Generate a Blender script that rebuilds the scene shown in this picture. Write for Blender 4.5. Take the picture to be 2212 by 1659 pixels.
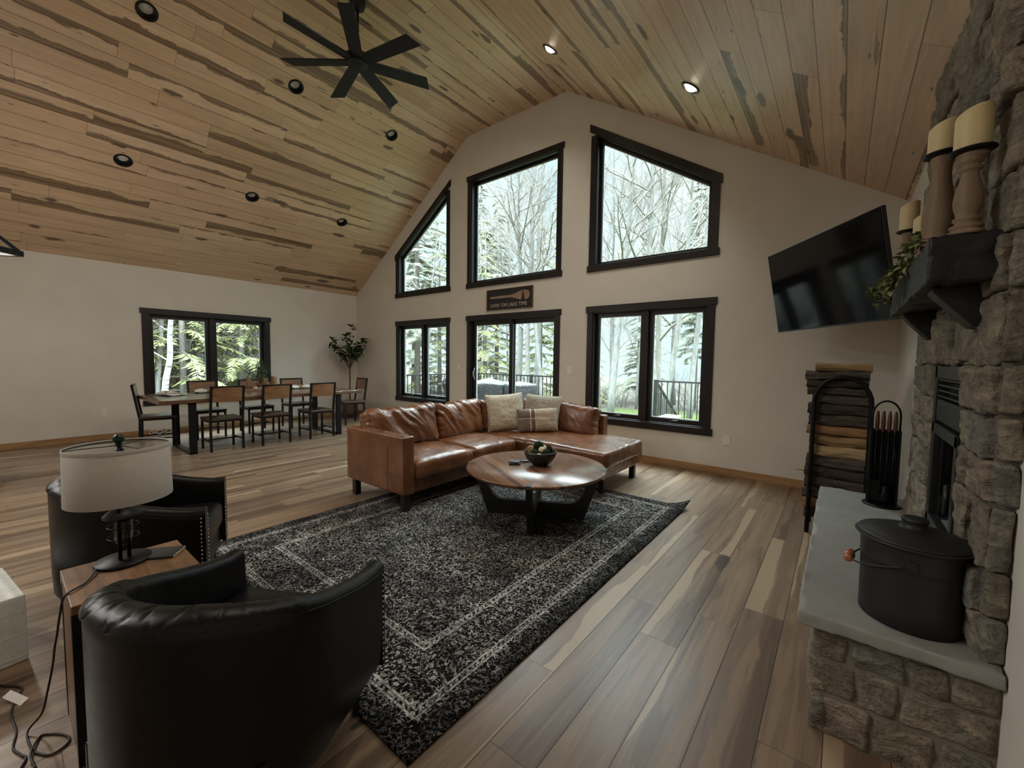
import bpy, bmesh, math, random
from math import sin, cos, pi, radians, sqrt, floor, atan2
from mathutils import Vector, Matrix, Euler, noise as mnoise

sc = bpy.context.scene
for _o in list(bpy.data.objects):
    bpy.data.objects.remove(_o)
COL = sc.collection

# ------------------------------------------------------------------ camera
CAM_H = 1.4025
FPX = 890.057                      # focal length in pixels of the 2212 px wide frame
_yaw, _pitch, _roll = radians(38.62020), radians(-3.43173), radians(0.74213)
_f0 = Vector((-sin(_yaw), cos(_yaw), 0)); _r0 = Vector((cos(_yaw), sin(_yaw), 0)); _u0 = Vector((0, 0, 1))
_fw = _f0 * cos(_pitch) + _u0 * sin(_pitch)
_up = -_f0 * sin(_pitch) + _u0 * cos(_pitch)
_r = _r0 * cos(_roll) + _up * sin(_roll)
_u = -_r0 * sin(_roll) + _up * cos(_roll)
cam_data = bpy.data.cameras.new('camera')
cam = bpy.data.objects.new('camera', cam_data)
COL.objects.link(cam)
cam_data.sensor_width = 36.0
cam_data.lens = FPX * 36.0 / 2212.0
cam_data.clip_start = 0.02
cam_data.clip_end = 400
_m = Matrix.Identity(4)
for _i in range(3):
    _m[_i][0], _m[_i][1], _m[_i][2] = _r[_i], _u[_i], -_fw[_i]
_m[2][3] = CAM_H
cam.matrix_world = _m
sc.camera = cam

# ------------------------------------------------------------------ exposure and sky
sc.view_settings.view_transform = 'Standard'
sc.view_settings.look = 'None'
sc.view_settings.gamma = 1.0
sc.view_settings.use_curve_mapping = False
sc.view_settings.exposure = EXPOSURE = 1.88
try:
    sc.cycles.use_denoising = True
    sc.cycles.max_bounces = 9
    sc.cycles.diffuse_bounces = 5
    sc.cycles.glossy_bounces = 4
    sc.cycles.transparent_max_bounces = 24
    sc.cycles.sample_clamp_indirect = 6.0
    sc.cycles.caustics_reflective = False
    sc.cycles.caustics_refractive = False
except Exception:
    pass

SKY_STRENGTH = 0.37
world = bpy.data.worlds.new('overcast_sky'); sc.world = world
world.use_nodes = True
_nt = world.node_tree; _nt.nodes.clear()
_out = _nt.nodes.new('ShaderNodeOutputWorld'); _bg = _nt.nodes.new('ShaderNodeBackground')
_tc = _nt.nodes.new('ShaderNodeTexCoord'); _no = _nt.nodes.new('ShaderNodeTexNoise'); _rp = _nt.nodes.new('ShaderNodeValToRGB')
_no.inputs['Scale'].default_value = 2.2; _no.inputs['Detail'].default_value = 3
_rp.color_ramp.elements[0].position = 0.35; _rp.color_ramp.elements[0].color = (0.60, 0.80, 0.87, 1)
_rp.color_ramp.elements[1].position = 0.65; _rp.color_ramp.elements[1].color = (0.80, 0.92, 0.95, 1)
_nt.links.new(_tc.outputs['Generated'], _no.inputs['Vector']); _nt.links.new(_no.outputs['Fac'], _rp.inputs['Fac'])
# sky above the window view is boosted well past overcast to light the room
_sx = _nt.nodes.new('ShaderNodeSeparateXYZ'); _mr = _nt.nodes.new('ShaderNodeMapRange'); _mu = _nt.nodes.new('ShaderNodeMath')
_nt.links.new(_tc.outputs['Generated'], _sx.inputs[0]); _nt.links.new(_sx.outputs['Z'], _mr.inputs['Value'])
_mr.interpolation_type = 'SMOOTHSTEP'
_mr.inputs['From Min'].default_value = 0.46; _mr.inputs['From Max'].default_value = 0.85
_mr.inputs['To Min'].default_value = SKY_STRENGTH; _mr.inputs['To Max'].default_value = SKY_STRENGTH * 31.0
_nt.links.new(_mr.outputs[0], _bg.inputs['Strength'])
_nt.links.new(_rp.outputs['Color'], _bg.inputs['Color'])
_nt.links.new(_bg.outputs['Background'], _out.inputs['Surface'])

LAMP_RECESSED_R, LAMP_KITCHEN, LAMP_PENDANT = 16.0, 70.0, 12.0     # watts of the room's own lamps
LAMP_COLOR = (1.0, 0.93, 0.82)      # warm white over the living room
KITCHEN_COLOR = (1.0, 0.98, 0.93)   # neutral white over the kitchen side

def portal(name, loc, rot, sx, sy):
    """sky portal in a real window opening: only guides the sampling of the sky"""
    d = bpy.data.lights.new(name, 'AREA'); d.shape = 'RECTANGLE'; d.size = sx; d.size_y = sy
    d.cycles.is_portal = True
    o = bpy.data.objects.new(name, d); COL.objects.link(o); o.location = loc; o.rotation_euler = rot
    return o

# ------------------------------------------------------------------ room numbers (metres)
XL, XR = -9.388, 0.44            # left and right wall
YG, YB = 5.586, -6.0             # gable wall (far) and back wall
ZE, ZR = 2.897, 5.487            # eave and flat ridge height
XK, XA = -5.605, -3.459          # the flat strip of the ceiling
ZER = ZR - 0.643 * (XR - XA)     # right eave
WT = 0.19                        # wall thickness

# ------------------------------------------------------------------ object helpers
def link(o, parent=None):
    COL.objects.link(o)
    if parent is not None:
        o.parent = parent
    return o

def tag(o, label=None, cat=None, group=None, kind=None):
    if label: o['label'] = label
    if cat: o['category'] = cat
    if group: o['group'] = group
    if kind: o['kind'] = kind
    return o

def thing(name, label, cat, loc=(0, 0, 0), rotz=0.0, group=None, kind=None):
    o = bpy.data.objects.new(name, None)
    o.empty_display_size = 0.1
    COL.objects.link(o)
    o.location = loc; o.rotation_euler = (0, 0, rotz)
    return tag(o, label, cat, group, kind)

def copy_tree(o, parent=None):
    c = o.copy(); COL.objects.link(c)
    if parent is not None: c.parent = parent
    for ch in list(o.children):
        copy_tree(ch, c)
    return c

class MB:
    def __init__(self):
        self.v = []; self.f = []; self.sm = []; self.uv = {}
    def add(self, verts, faces, smooth=False):
        b = len(self.v)
        self.v += [tuple(p) for p in verts]
        for f in faces:
            self.f.append(tuple(i + b for i in f)); self.sm.append(smooth)
        return b
    def box(self, x0, x1, y0, y1, z0, z1):
        v = [(x, y, z) for z in (z0, z1) for y in (y0, y1) for x in (x0, x1)]
        self.add(v, [(0, 2, 3, 1), (4, 5, 7, 6), (0, 1, 5, 4), (2, 6, 7, 3), (0, 4, 6, 2), (1, 3, 7, 5)])
        return self
    def obox(self, c, s, m=None):
        m = m or Matrix.Identity(3)
        v = []
        for z in (-.5, .5):
            for y in (-.5, .5):
                for x in (-.5, .5):
                    v.append(Vector(c) + m @ Vector((x * s[0], y * s[1], z * s[2])))
        self.add(v, [(0, 2, 3, 1), (4, 5, 7, 6), (0, 1, 5, 4), (2, 6, 7, 3), (0, 4, 6, 2), (1, 3, 7, 5)])
        return self
    def bar(self, a, b, w, h=None, up=(0, 0, 1)):
        a = Vector(a); b = Vector(b); h = h or w
        d = (b - a); L = d.length; d.normalize()
        u = Vector(up)
        if abs(d.dot(u)) > .98: u = Vector((0, 1, 0))
        s = d.cross(u).normalized(); u = s.cross(d).normalized()
        m = Matrix((s, d, u)).transposed()
        return self.obox((a + b) / 2, (w, L, h), m)
    def prism(self, poly, f, d0, d1):
        """poly of 2d points, f(p, depth) -> 3d"""
        n = len(poly)
        v = [f(p, d0) for p in poly] + [f(p, d1) for p in poly]
        fs = [tuple(range(n - 1, -1, -1)), tuple(range(n, 2 * n))]
        for i in range(n):
            j = (i + 1) % n
            fs.append((i, j, n + j, n + i))
        self.add(v, fs); return self
    def tube(self, pts, r, n=8, closed=False, caps=True, smooth=True, flat=None):
        pts = [Vector(p) for p in pts]; N = len(pts)
        rs = r if isinstance(r, (list, tuple)) else [r] * N
        v = []; prev = None
        for i, p in enumerate(pts):
            if closed: t = pts[(i + 1) % N] - pts[i - 1]
            elif i == 0: t = pts[1] - p
            elif i == N - 1: t = p - pts[-2]
            else: t = pts[i + 1] - pts[i - 1]
            if t.length < 1e-9: t = Vector((0, 0, 1))
            t.normalize()
            if prev is None:
                a = Vector((0, 0, 1)) if abs(t.z) < .9 else Vector((1, 0, 0))
                u = t.cross(a).normalized()
            else:
                u = prev - t * prev.dot(t)
                if u.length < 1e-6: u = t.cross(Vector((0, 0, 1)))
                u.normalize()
            prev = u; w = t.cross(u)
            for k in range(n):
                a = 2 * pi * k / n
                v.append(p + (u * cos(a) + w * sin(a)) * rs[i])
        fs = []
        for i in range(N if closed else N - 1):
            i2 = (i + 1) % N
            for k in range(n):
                k2 = (k + 1) % n
                fs.append((i * n + k, i * n + k2, i2 * n + k2, i2 * n + k))
        b = self.add(v, fs, smooth)
        if caps and not closed:
            self.f.append(tuple(b + k for k in range(n - 1, -1, -1))); self.sm.append(False)
            self.f.append(tuple(b + (N - 1) * n + k for k in range(n))); self.sm.append(False)
        return self
    def lathe(self, prof, c=(0, 0, 0), n=28, sx=1, sy=1, m=None, smooth=True, caps=True):
        v = []
        for r, z in prof:
            for k in range(n):
                a = 2 * pi * k / n
                q = Vector((r * cos(a) * sx, r * sin(a) * sy, z))
                if m is not None: q = m @ q
                v.append(q + Vector(c))
        fs = []
        for i in range(len(prof) - 1):
            for k in range(n):
                k2 = (k + 1) % n
                fs.append((i * n + k, i * n + k2, (i + 1) * n + k2, (i + 1) * n + k))
        b = self.add(v, fs, smooth)
        if caps:
            if prof[0][0] > 1e-5: self.f.append(tuple(b + k for k in range(n - 1, -1, -1))); self.sm.append(False)
            if prof[-1][0] > 1e-5:
                o = b + (len(prof) - 1) * n
                self.f.append(tuple(o + k for k in range(n))); self.sm.append(False)
        return self
    def ball(self, c, r, n=16, m=10, sx=1, sy=1, sz=1, disp=None):
        prof = []
        v = []
        for i in range(m + 1):
            th = pi * i / m
            for k in range(n):
                a = 2 * pi * k / n
                d = Vector((sin(th) * cos(a), sin(th) * sin(a), -cos(th)))
                rr = r * (1 + (disp(d) if disp else 0))
                v.append(Vector(c) + Vector((d.x * sx, d.y * sy, d.z * sz)) * rr)
        fs = []
        for i in range(m):
            for k in range(n):
                k2 = (k + 1) % n
                fs.append((i * n + k, i * n + k2, (i + 1) * n + k2, (i + 1) * n + k))
        self.add(v, fs, True); return self
    def rbox(self, c, s, r, seg=(8, 8, 4), disp=None, m=None, rs=3):
        """rounded box from six grids; disp(p, n, uvw) -> offset vector"""
        hx, hy, hz = s[0] / 2, s[1] / 2, s[2] / 2
        def axis(h, n):
            rr = min(r, h * .999)
            a = [-h + rr * i / rs for i in range(rs)]
            mid = [-h + rr + (2 * h - 2 * rr) * i / n for i in range(n + 1)]
            b = [h - rr + rr * (i + 1) / rs for i in range(rs)]
            return a + mid + b
        X, Y, Z = axis(hx, seg[0]), axis(hy, seg[1]), axis(hz, seg[2])
        ids = {}; v = []
        def vert(i, j, k):
            key = (i, j, k)
            if key in ids: return ids[key]
            p = Vector((X[i], Y[j], Z[k]))
            q = Vector((max(-hx + min(r, hx), min(hx - min(r, hx), p.x)), max(-hy + min(r, hy), min(hy - min(r, hy), p.y)), max(-hz + min(r, hz), min(hz - min(r, hz), p.z))))
            n = p - q
            if n.length > 1e-9:
                n.normalize(); p = q + n * r
            else: n = Vector((0, 0, 1))
            if disp:
                p = p + disp(p, n, (p.x / hx, p.y / hy, p.z / hz))
            if m is not None: p = m @ p
            ids[key] = len(v); v.append(p + Vector(c)); return ids[key]
        fs = []
        nx, ny, nz = len(X) - 1, len(Y) - 1, len(Z) - 1
        for i in range(nx):
            for j in range(ny):
                fs.append((vert(i, j, 0), vert(i, j + 1, 0), vert(i + 1, j + 1, 0), vert(i + 1, j, 0)))
                fs.append((vert(i, j, nz), vert(i + 1, j, nz), vert(i + 1, j + 1, nz), vert(i, j + 1, nz)))
        for i in range(nx):
            for k in range(nz):
                fs.append((vert(i, 0, k), vert(i + 1, 0, k), vert(i + 1, 0, k + 1), vert(i, 0, k + 1)))
                fs.append((vert(i, ny, k), vert(i, ny, k + 1), vert(i + 1, ny, k + 1), vert(i + 1, ny, k)))
        for j in range(ny):
            for k in range(nz):
                fs.append((vert(0, j, k), vert(0, j, k + 1), vert(0, j + 1, k + 1), vert(0, j + 1, k)))
                fs.append((vert(nx, j, k), vert(nx, j + 1, k), vert(nx, j + 1, k + 1), vert(nx, j, k + 1)))
        self.add(v, fs, True); return self
    def mesh(self, name, mat=None, uvf=None):
        me = bpy.data.meshes.new(name)
        me.from_pydata(self.v, [], self.f)
        me.polygons.foreach_set('use_smooth', self.sm)
        if mat is not None:
            for mm in (mat if isinstance(mat, (list, tuple)) else [mat]): me.materials.append(mm)
        if uvf:
            uvl = me.uv_layers.new(name='UVMap')
            for lp in me.loops:
                uvl.data[lp.index].uv = uvf(me.vertices[lp.vertex_index].co)
        me.update()
        return me
    def build(self, name, mat=None, parent=None, bevel=0.0, seg=2, uvf=None, loc=None, subsurf=0):
        o = bpy.data.objects.new(name, self.mesh(name, mat, uvf))
        link(o, parent)
        if loc is not None: o.location = loc
        if bevel:
            b = o.modifiers.new('bevel', 'BEVEL'); b.width = bevel; b.segments = seg; b.limit_method = 'ANGLE'; b.angle_limit = radians(40)
            b.harden_normals = False
        if subsurf:
            s = o.modifiers.new('subsurf', 'SUBSURF'); s.levels = subsurf; s.render_levels = subsurf
        return o

def nz(p, s=1.0, o=0.0):
    return mnoise.noise(Vector((p[0] * s + o, p[1] * s + o * 1.7, p[2] * s - o)))

# ------------------------------------------------------------------ material helpers
class G:
    """small wrapper round a material's node tree"""
    def __init__(self, name):
        self.m = bpy.data.materials.new(name); self.m.use_nodes = True
        self.t = self.m.node_tree
        self.t.nodes.clear()
        self.out = self.t.nodes.new('ShaderNodeOutputMaterial')
    def node(self, typ, ins=None, **props):
        n = self.t.nodes.new('ShaderNode' + typ)
        for k, v in props.items(): setattr(n, k, v)
        for k, v in (ins or {}).items(): self.set(n, k, v)
        return n
    def set(self, n, k, v):
        s = n.inputs[k]
        if isinstance(v, bpy.types.NodeSocket): self.t.links.new(v, s)
        elif isinstance(v, (tuple, list)) and len(v) == 3 and s.type == 'RGBA': s.default_value = (*v, 1)
        else: s.default_value = v
    def math(self, op, a, b=0.0, c=0.0, clamp=False):
        n = self.node('Math', {0: a, 1: b, 2: c}, operation=op); n.use_clamp = clamp
        return n.outputs[0]
    def mul(self, a, b): return self.math('MULTIPLY', a, b)
    def add(self, a, b): return self.math('ADD', a, b)
    def sub(self, a, b): return self.math('SUBTRACT', a, b)
    def step(self, a, lo, hi):
        """smooth step of a between lo and hi"""
        n = self.node('MapRange', {'Value': a, 'From Min': lo, 'From Max': hi}); n.interpolation_type = 'SMOOTHSTEP'
        return n.outputs[0]
    def vec(self, x, y, z=0.0): return self.node('CombineXYZ', {0: x, 1: y, 2: z}).outputs[0]
    def sep(self, v): return self.node('SeparateXYZ', {0: v}).outputs
    def coord(self, which='Object'): return self.node('TexCoord').outputs[which]
    def mapping(self, v, scale=(1, 1, 1), rot=(0, 0, 0), loc=(0, 0, 0)):
        return self.node('Mapping', {'Vector': v, 'Scale': scale, 'Rotation': rot, 'Location': loc}).outputs[0]
    def noise(self, v, scale=5, detail=2, rough=.5, dist=0.0, col=False):
        n = self.node('TexNoise', {'Vector': v, 'Scale': scale, 'Detail': detail, 'Roughness': rough, 'Distortion': dist})
        return n.outputs['Color' if col else 'Fac']
    def voro(self, v, scale=5, feature='F1', out='Distance', rnd=1.0):
        n = self.node('TexVoronoi', {'Vector': v, 'Scale': scale, 'Randomness': rnd}, feature=feature)
        return n.outputs[out]
    def white(self, v): return self.node('TexWhiteNoise', {'Vector': v}).outputs
    def mix(self, f, a, b, typ='MIX'):
        n = self.node('MixRGB', {0: f, 1: a, 2: b}, blend_type=typ)
        return n.outputs[0]
    def ramp(self, f, stops, interp='LINEAR'):
        n = self.node('ValToRGB', {0: f}); r = n.color_ramp; r.interpolation = interp
        while len(r.elements) < len(stops): r.elements.new(.5)
        for e, (p, c) in zip(r.elements, stops):
            e.position = p; e.color = (*c, 1) if len(c) == 3 else c
        return n.outputs[0]
    def bump(self, h, strength=.3, dist=.01, normal=None):
        ins = {'Height': h, 'Strength': strength, 'Distance': dist}
        if normal is not None: ins['Normal'] = normal
        return self.node('Bump', ins).outputs[0]
    def pbr(self, col, rough=.5, metal=0.0, normal=None, spec=.5, **kw):
        b = self.node('BsdfPrincipled')
        self.set(b, 'Base Color', col); self.set(b, 'Roughness', rough); self.set(b, 'Metallic', metal)
        self.set(b, 'Specular IOR Level', spec)
        if normal is not None: self.set(b, 'Normal', normal)
        for k, v in kw.items(): self.set(b, k.replace('_', ' '), v)
        self.t.links.new(b.outputs[0], self.out.inputs['Surface'])
        self.b = b
        return self.m

def plain(name, col, rough=.5, metal=0.0, spec=.5, var=.08, scale=12, bump=0.0, **kw):
    """one colour with a little procedural variation"""
    g = G(name); n = g.noise(g.coord(), scale, 3)
    c = g.mix(1.0, col, g.ramp(n, [(.25, (1 - var,) * 3), (.75, (1 + var,) * 3)]), 'MULTIPLY')
    nr = g.bump(g.noise(g.coord(), scale * 6, 2), bump, .004) if bump else None
    return g.pbr(c, rough, metal, nr, spec, **kw)
# ------------------------------------------------------------------ materials
M = {}

def plank(name, w, L, tones, dark, streak, knots, groove, gcol, rough, sap=None, coords='UV', grooveb=.6, coat=0.0, spec=.5, edge=.5, heart=.85, bands=None):
    """boards along V of the UV map (metres): tone per board, grain, heartwood streaks, knots, joints"""
    g = G(name)
    u, v, _ = g.sep(g.coord(coords))
    uw = g.math('DIVIDE', u, w); row = g.math('FLOOR', uw); fu = g.math('FRACT', uw)
    r1 = g.white(g.vec(row, 3.7, 1.3))[0]
    vv = g.math('DIVIDE', g.add(v, g.mul(r1, L * 7.3)), L); colm = g.math('FLOOR', vv); fv = g.math('FRACT', vv)
    idn = g.white(g.vec(row, colm, 9.1)); idv = idn[0]; ic = g.sep(idn[1])
    idz = g.mul(idv, 57.0)
    base = g.ramp(idv, tones, 'LINEAR')
    grain = g.noise(g.vec(g.mul(u, 38.0), g.mul(v, 2.0), idz), 1.0, 4, .6, .3)
    base = g.mix(1.0, base, g.ramp(grain, [(.25, (.86,) * 3), (.75, (1.12,) * 3)]), 'MULTIPLY')
    cath = g.noise(g.vec(g.mul(u, 9.0), g.mul(v, .8), idz), 1.0, 2, .5, 1.2)
    base = g.mix(1.0, base, g.ramp(cath, [(.3, (.90,) * 3), (.7, (1.08,) * 3)]), 'MULTIPLY')
    if bands:
        bn = g.noise(g.vec(g.mul(u, 13.0), g.mul(v, .75), g.add(idz, 5.0)), 1.0, 3, .55, 1.1)
        base = g.mix(g.mul(g.step(bn, .50, .58), bands[0]), base, bands[1])
        base = g.mix(g.mul(g.sub(1.0, g.step(bn, .36, .42)), bands[2]), base, bands[3])
    if sap:
        wav = g.noise(g.vec(g.mul(u, 2.0), g.mul(v, .8), idz), 1.0, 3, .55, .6)
        ff = g.math('ABSOLUTE', g.sub(fu, g.math('GREATER_THAN', idv, .5)))
        t = g.add(ff, g.mul(g.sub(wav, .5), 1.1))
        th = g.add(g.mul(ic[1], 1.5), .45)
        base = g.mix(g.mul(g.step(t, th, g.add(th, .05)), sap[0]), base, sap[1])
    # heartwood: a band beside one edge of some boards with a wavy border
    wav = g.noise(g.vec(g.mul(u, 3.0), g.mul(v, 1.25), g.add(idz, 11.0)), 1.0, 5, .66, 1.1)
    t = g.add(g.math('ABSOLUTE', g.sub(fu, g.math('GREATER_THAN', ic[2], .5))), g.mul(g.sub(wav, .5), edge))
    lim = g.sub(g.mul(ic[0], 1.5), 1.5 - streak)
    hm = g.sub(1.0, g.step(t, g.sub(lim, .03), g.add(lim, .05)))
    band = g.noise(g.vec(g.mul(u, 60.0), g.mul(v, 1.2), idz), 1.0, 2)
    hm = g.mul(hm, g.add(.55, g.mul(g.step(band, .25, .6), .45)))
    base = g.mix(g.mul(hm, heart), base, dark)
    # thin mineral streaks
    ms = g.noise(g.vec(g.mul(u, 26.0), g.mul(v, 1.5), g.add(idz, 3.0)), 1.0, 3, .6, .8)
    base = g.mix(g.mul(g.step(ms, .68, .74), .6), base, dark)
    if knots:
        ds = g.node('TexNoise', {'Vector': g.vec(g.mul(u, 14.0), g.mul(v, 10.0), 0.0), 'Scale': 1.0, 'Detail': 2.0})
        off = g.node('VectorMath', {0: g.vec(g.mul(u, 5.2), g.mul(v, 1.7), 0.0), 1: g.node('VectorMath', {0: ds.outputs['Color'], 'Scale': .22}, operation='SCALE').outputs[0]}, operation='ADD').outputs[0]
        vn = g.node('TexVoronoi', {'Vector': off, 'Scale': 1.0}, feature='F1')
        rad = g.sep(vn.outputs['Color'])[0]
        kr = g.mul(g.math('GREATER_THAN', rad, 1 - knots), g.mul(g.sub(rad, 1 - knots), .30 / knots))
        km = g.sub(1.0, g.step(vn.outputs['Distance'], g.mul(kr, .55), kr))
        km = g.mul(km, g.math('GREATER_THAN', kr, .01))
        base = g.mix(g.mul(km, .82), base, tuple(c * .42 for c in dark))
    if knots > .3:
        # small dark flecks and pin knots
        pv = g.node('TexVoronoi', {'Vector': g.vec(g.mul(u, 15.0), g.mul(v, 4.2), g.mul(row, 3.3)), 'Scale': 1.0}, feature='F1')
        pr_ = g.sep(pv.outputs['Color'])[1]
        pk = g.mul(g.math('GREATER_THAN', pr_, .80), g.sub(1.0, g.step(pv.outputs['Distance'], .05, g.add(.08, g.mul(g.sub(pr_, .80), .7)))))
        base = g.mix(g.mul(pk, .75), base, tuple(c * .55 for c in dark))
    gu = g.mul(g.math('MINIMUM', fu, g.sub(1.0, fu)), w)
    gv = g.mul(g.math('MINIMUM', fv, g.sub(1.0, fv)), L)
    gm = g.math('MAXIMUM', g.sub(1.0, g.step(gu, groove * .45, groove)), g.mul(g.sub(1.0, g.step(gv, groove * .3, groove * .7)), .8))
    base = g.mix(g.mul(gm, .85), base, gcol)
    h = g.add(g.mul(gm, -1.0), g.mul(grain, .06))
    nr = g.bump(h, grooveb, .004)
    rr = g.add(rough, g.mul(g.sub(grain, .5), .12))
    return g.pbr(base, rr, 0.0, nr, spec, Coat_Weight=coat, Coat_Roughness=.25)

M['ceil'] = plank('knotty_ceiling_boards', .1872, 1.75,
    [(0, (.54, .38, .245)), (.25, (.63, .455, .31)), (.5, (.58, .405, .265)), (.75, (.67, .495, .345)), (1, (.56, .40, .25))],
    (.085, .043, .019), .62, .62, .0040, (.11, .068, .038), .42, coat=.08, edge=1.15, heart=.82)
M['floor'] = plank('hickory_floor_boards', .1913, 1.22,
    [(0, (.135, .085, .055)), (.28, (.20, .135, .088)), (.5, (.165, .112, .075)), (.75, (.225, .155, .10)), (1, (.15, .10, .068))],
    (.065, .038, .024), .50, .20, .0024, (.03, .02, .014), .34, sap=(.78, (.38, .285, .185)), coat=.10, spec=.5, bands=(.45, (.30, .205, .125), .5, (.085, .052, .033)), heart=.7)

def wall_paint():
    g = G('greige_wall_paint')
    n = g.noise(g.coord(), 3, 2); f = g.noise(g.coord(), 130, 2)
    c = g.mix(1.0, (.67, .645, .595), g.ramp(n, [(.3, (.97,) * 3), (.7, (1.02,) * 3)]), 'MULTIPLY')
    return g.pbr(c, .62, 0, g.bump(f, .12, .002), .3)
M['wall'] = wall_paint()

def oak(name, tones, scale=1.0, rough=.45, axis=1, coat=0.0, spec=.5, dist=1.0):
    """solid wood with grain along one object axis"""
    g = G(name); s = list(g.sep(g.coord()))
    k = [26.0 * scale] * 3; k[axis] = 2.2 * scale
    v = g.vec(*[g.mul(a, b) for a, b in zip(s, k)])
    n = g.noise(v, 1.0, 4, .6, dist)
    k2 = [6.0 * scale] * 3; k2[axis] = .9 * scale
    n2 = g.noise(g.vec(*[g.mul(a, b) for a, b in zip(s, k2)]), 1.0, 2, .5, .6)
    c = g.ramp(g.add(g.mul(n, .6), g.mul(n2, .4)), [(.3, tones[0]), (.5, tones[1]), (.7, tones[2])])
    return g.pbr(c, rough, 0, g.bump(n, .15, .003), spec, Coat_Weight=coat, Coat_Roughness=.2)

M['base_oak'] = oak('honey_oak_trim', ((.22, .115, .045), (.36, .21, .095), (.46, .29, .14)), .8, .4, 0)
M['base_oak_y'] = oak('honey_oak_trim_lengthwise', ((.22, .115, .045), (.36, .21, .095), (.46, .29, .14)), .8, .4, 1)
def stain(axis, nm):
    g = G(nm); s = list(g.sep(g.coord())); k = [40.0] * 3; k[axis] = 3.0
    n = g.noise(g.vec(*[g.mul(a, b) for a, b in zip(s, k)]), 1.0, 4, .6, .8)
    kn = g.noise(g.coord(), 7, 2)
    c = g.ramp(n, [(.3, (.006, .005, .0045)), (.6, (.014, .011, .010)), (.8, (.03, .025, .022))])
    return g.pbr(c, g.add(.30, g.mul(kn, .2)), 0, g.bump(n, .25, .002), .42)
M['trim_x'] = stain(0, 'ebony_stained_wood_crosswise'); M['trim_z'] = stain(2, 'ebony_stained_wood_upright'); M['trim_y'] = stain(1, 'ebony_stained_wood_lengthwise')
M['sash'] = plain('black_window_sash', (.010, .010, .011), .32, spec=.5)
M['steel'] = plain('brushed_steel', (.62, .63, .64), .28, 1.0)
M['white_plastic'] = plain('white_plastic', (.76, .74, .70), .4, var=.03)
M['white_sash'] = plain('aluminium_spacer', (.55, .58, .58), .35, .6)

def glass():
    g = G('window_glass')
    tr = g.node('BsdfTransparent', {'Color': (.97, .985, .98)}); gl = g.node('BsdfGlossy', {'Color': (1, 1, 1), 'Roughness': .0})
    lw = g.node('LayerWeight', {'Blend': .5})
    fr = g.add(.035, g.mul(g.math('POWER', lw.outputs['Facing'], 5.0), .8))
    mx = g.node('MixShader', {0: fr, 1: tr.outputs[0], 2: gl.outputs[0]})
    g.t.links.new(mx.outputs[0], g.out.inputs['Surface'])
    return g.m
M['glass'] = glass()

def leather(name, c0, c1, c2, rough, wr=.5, scale=3.0, coat=.1, spec=.5, bs=.16):
    g = G(name); co = g.coord()
    n = g.noise(co, scale, 4, .55, .4); f = g.voro(co, 260, 'DISTANCE_TO_EDGE'); n2 = g.noise(co, 16, 3, .6, .6)
    c = g.ramp(g.add(g.mul(n, .85), g.mul(n2, .15)), [(.3, c0), (.5, c1), (.72, c2)])
    cr = g.noise(g.mapping(co, (1, 1, 1)), 30, 3, .6, 1.5)
    h = g.add(g.mul(g.step(f, 0, .12), .25), g.mul(cr, wr))
    return g.pbr(c, g.add(rough, g.mul(g.sub(n2, .5), .14)), 0, g.bump(h, bs, .003), spec, Coat_Weight=coat, Coat_Roughness=.3)
M['cognac'] = leather('cognac_leather', (.085, .030, .011), (.150, .056, .021), (.235, .095, .038), .27, .12, 4.0, .45)
M['black_leather'] = leather('black_leather', (.0025, .0028, .003), (.004, .0045, .005), (.007, .0078, .0085), .34, .25, 5.0, .0, .27)
M['black_metal'] = plain('matt_black_metal', (.010, .010, .011), .45, .6, spec=.5, bump=.05)
M['black_fan'] = plain('flat_black_paint', (.008, .008, .009), .55, 0, spec=.3)
M['black_wood'] = plain('black_painted_wood', (.011, .010, .010), .38, 0, scale=30)
M['nail'] = plain('bright_nailhead', (.75, .74, .70), .2, 1.0)
# ------------------------------------------------------------------ the setting
def fill(outer, holes):
    """triangulate a 2d polygon with holes"""
    bm = bmesh.new(); edges = []
    for loop in [outer] + holes:
        vs = [bm.verts.new((p[0], p[1], 0)) for p in loop]
        for i in range(len(vs)): edges.append(bm.edges.new((vs[i], vs[(i + 1) % len(vs)])))
    bmesh.ops.triangle_fill(bm, use_beauty=True, edges=edges)
    bm.verts.index_update()
    v = [(p.co.x, p.co.y) for p in bm.verts]; f = [tuple(q.index for q in fc.verts) for fc in bm.faces]
    bm.free(); return v, f

def slab(mb, outer, holes, fmap, depth):
    """plate with holes: front face, back face and the reveals"""
    v, f = fill(outer, holes)
    mb.add([fmap(p, 0) for p in v], f); mb.add([fmap(p, depth) for p in v], f)
    for loop in [outer] + holes:
        n = len(loop)
        for i in range(n):
            a, b = loop[i], loop[(i + 1) % n]
            mb.add([fmap(a, 0), fmap(b, 0), fmap(b, depth), fmap(a, depth)], [(0, 1, 2, 3)])

def offset(poly, d):
    """convex counter-clockwise polygon moved inwards by d"""
    n = len(poly); out = []
    for i in range(n):
        p0, p1, p2 = Vector(poly[i - 1]), Vector(poly[i]), Vector(poly[(i + 1) % n])
        e1 = (p1 - p0).normalized(); e2 = (p2 - p1).normalized()
        n1 = Vector((-e1.y, e1.x)); n2 = Vector((-e2.y, e2.x))
        k = (n1 + n2); k = k / max(1e-6, k.dot(n1))
        out.append(tuple(p1 + k * d))
    return out

def rect(x0, x1, z0, z1): return [(x0, z0), (x1, z0), (x1, z1), (x0, z1)]

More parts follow.
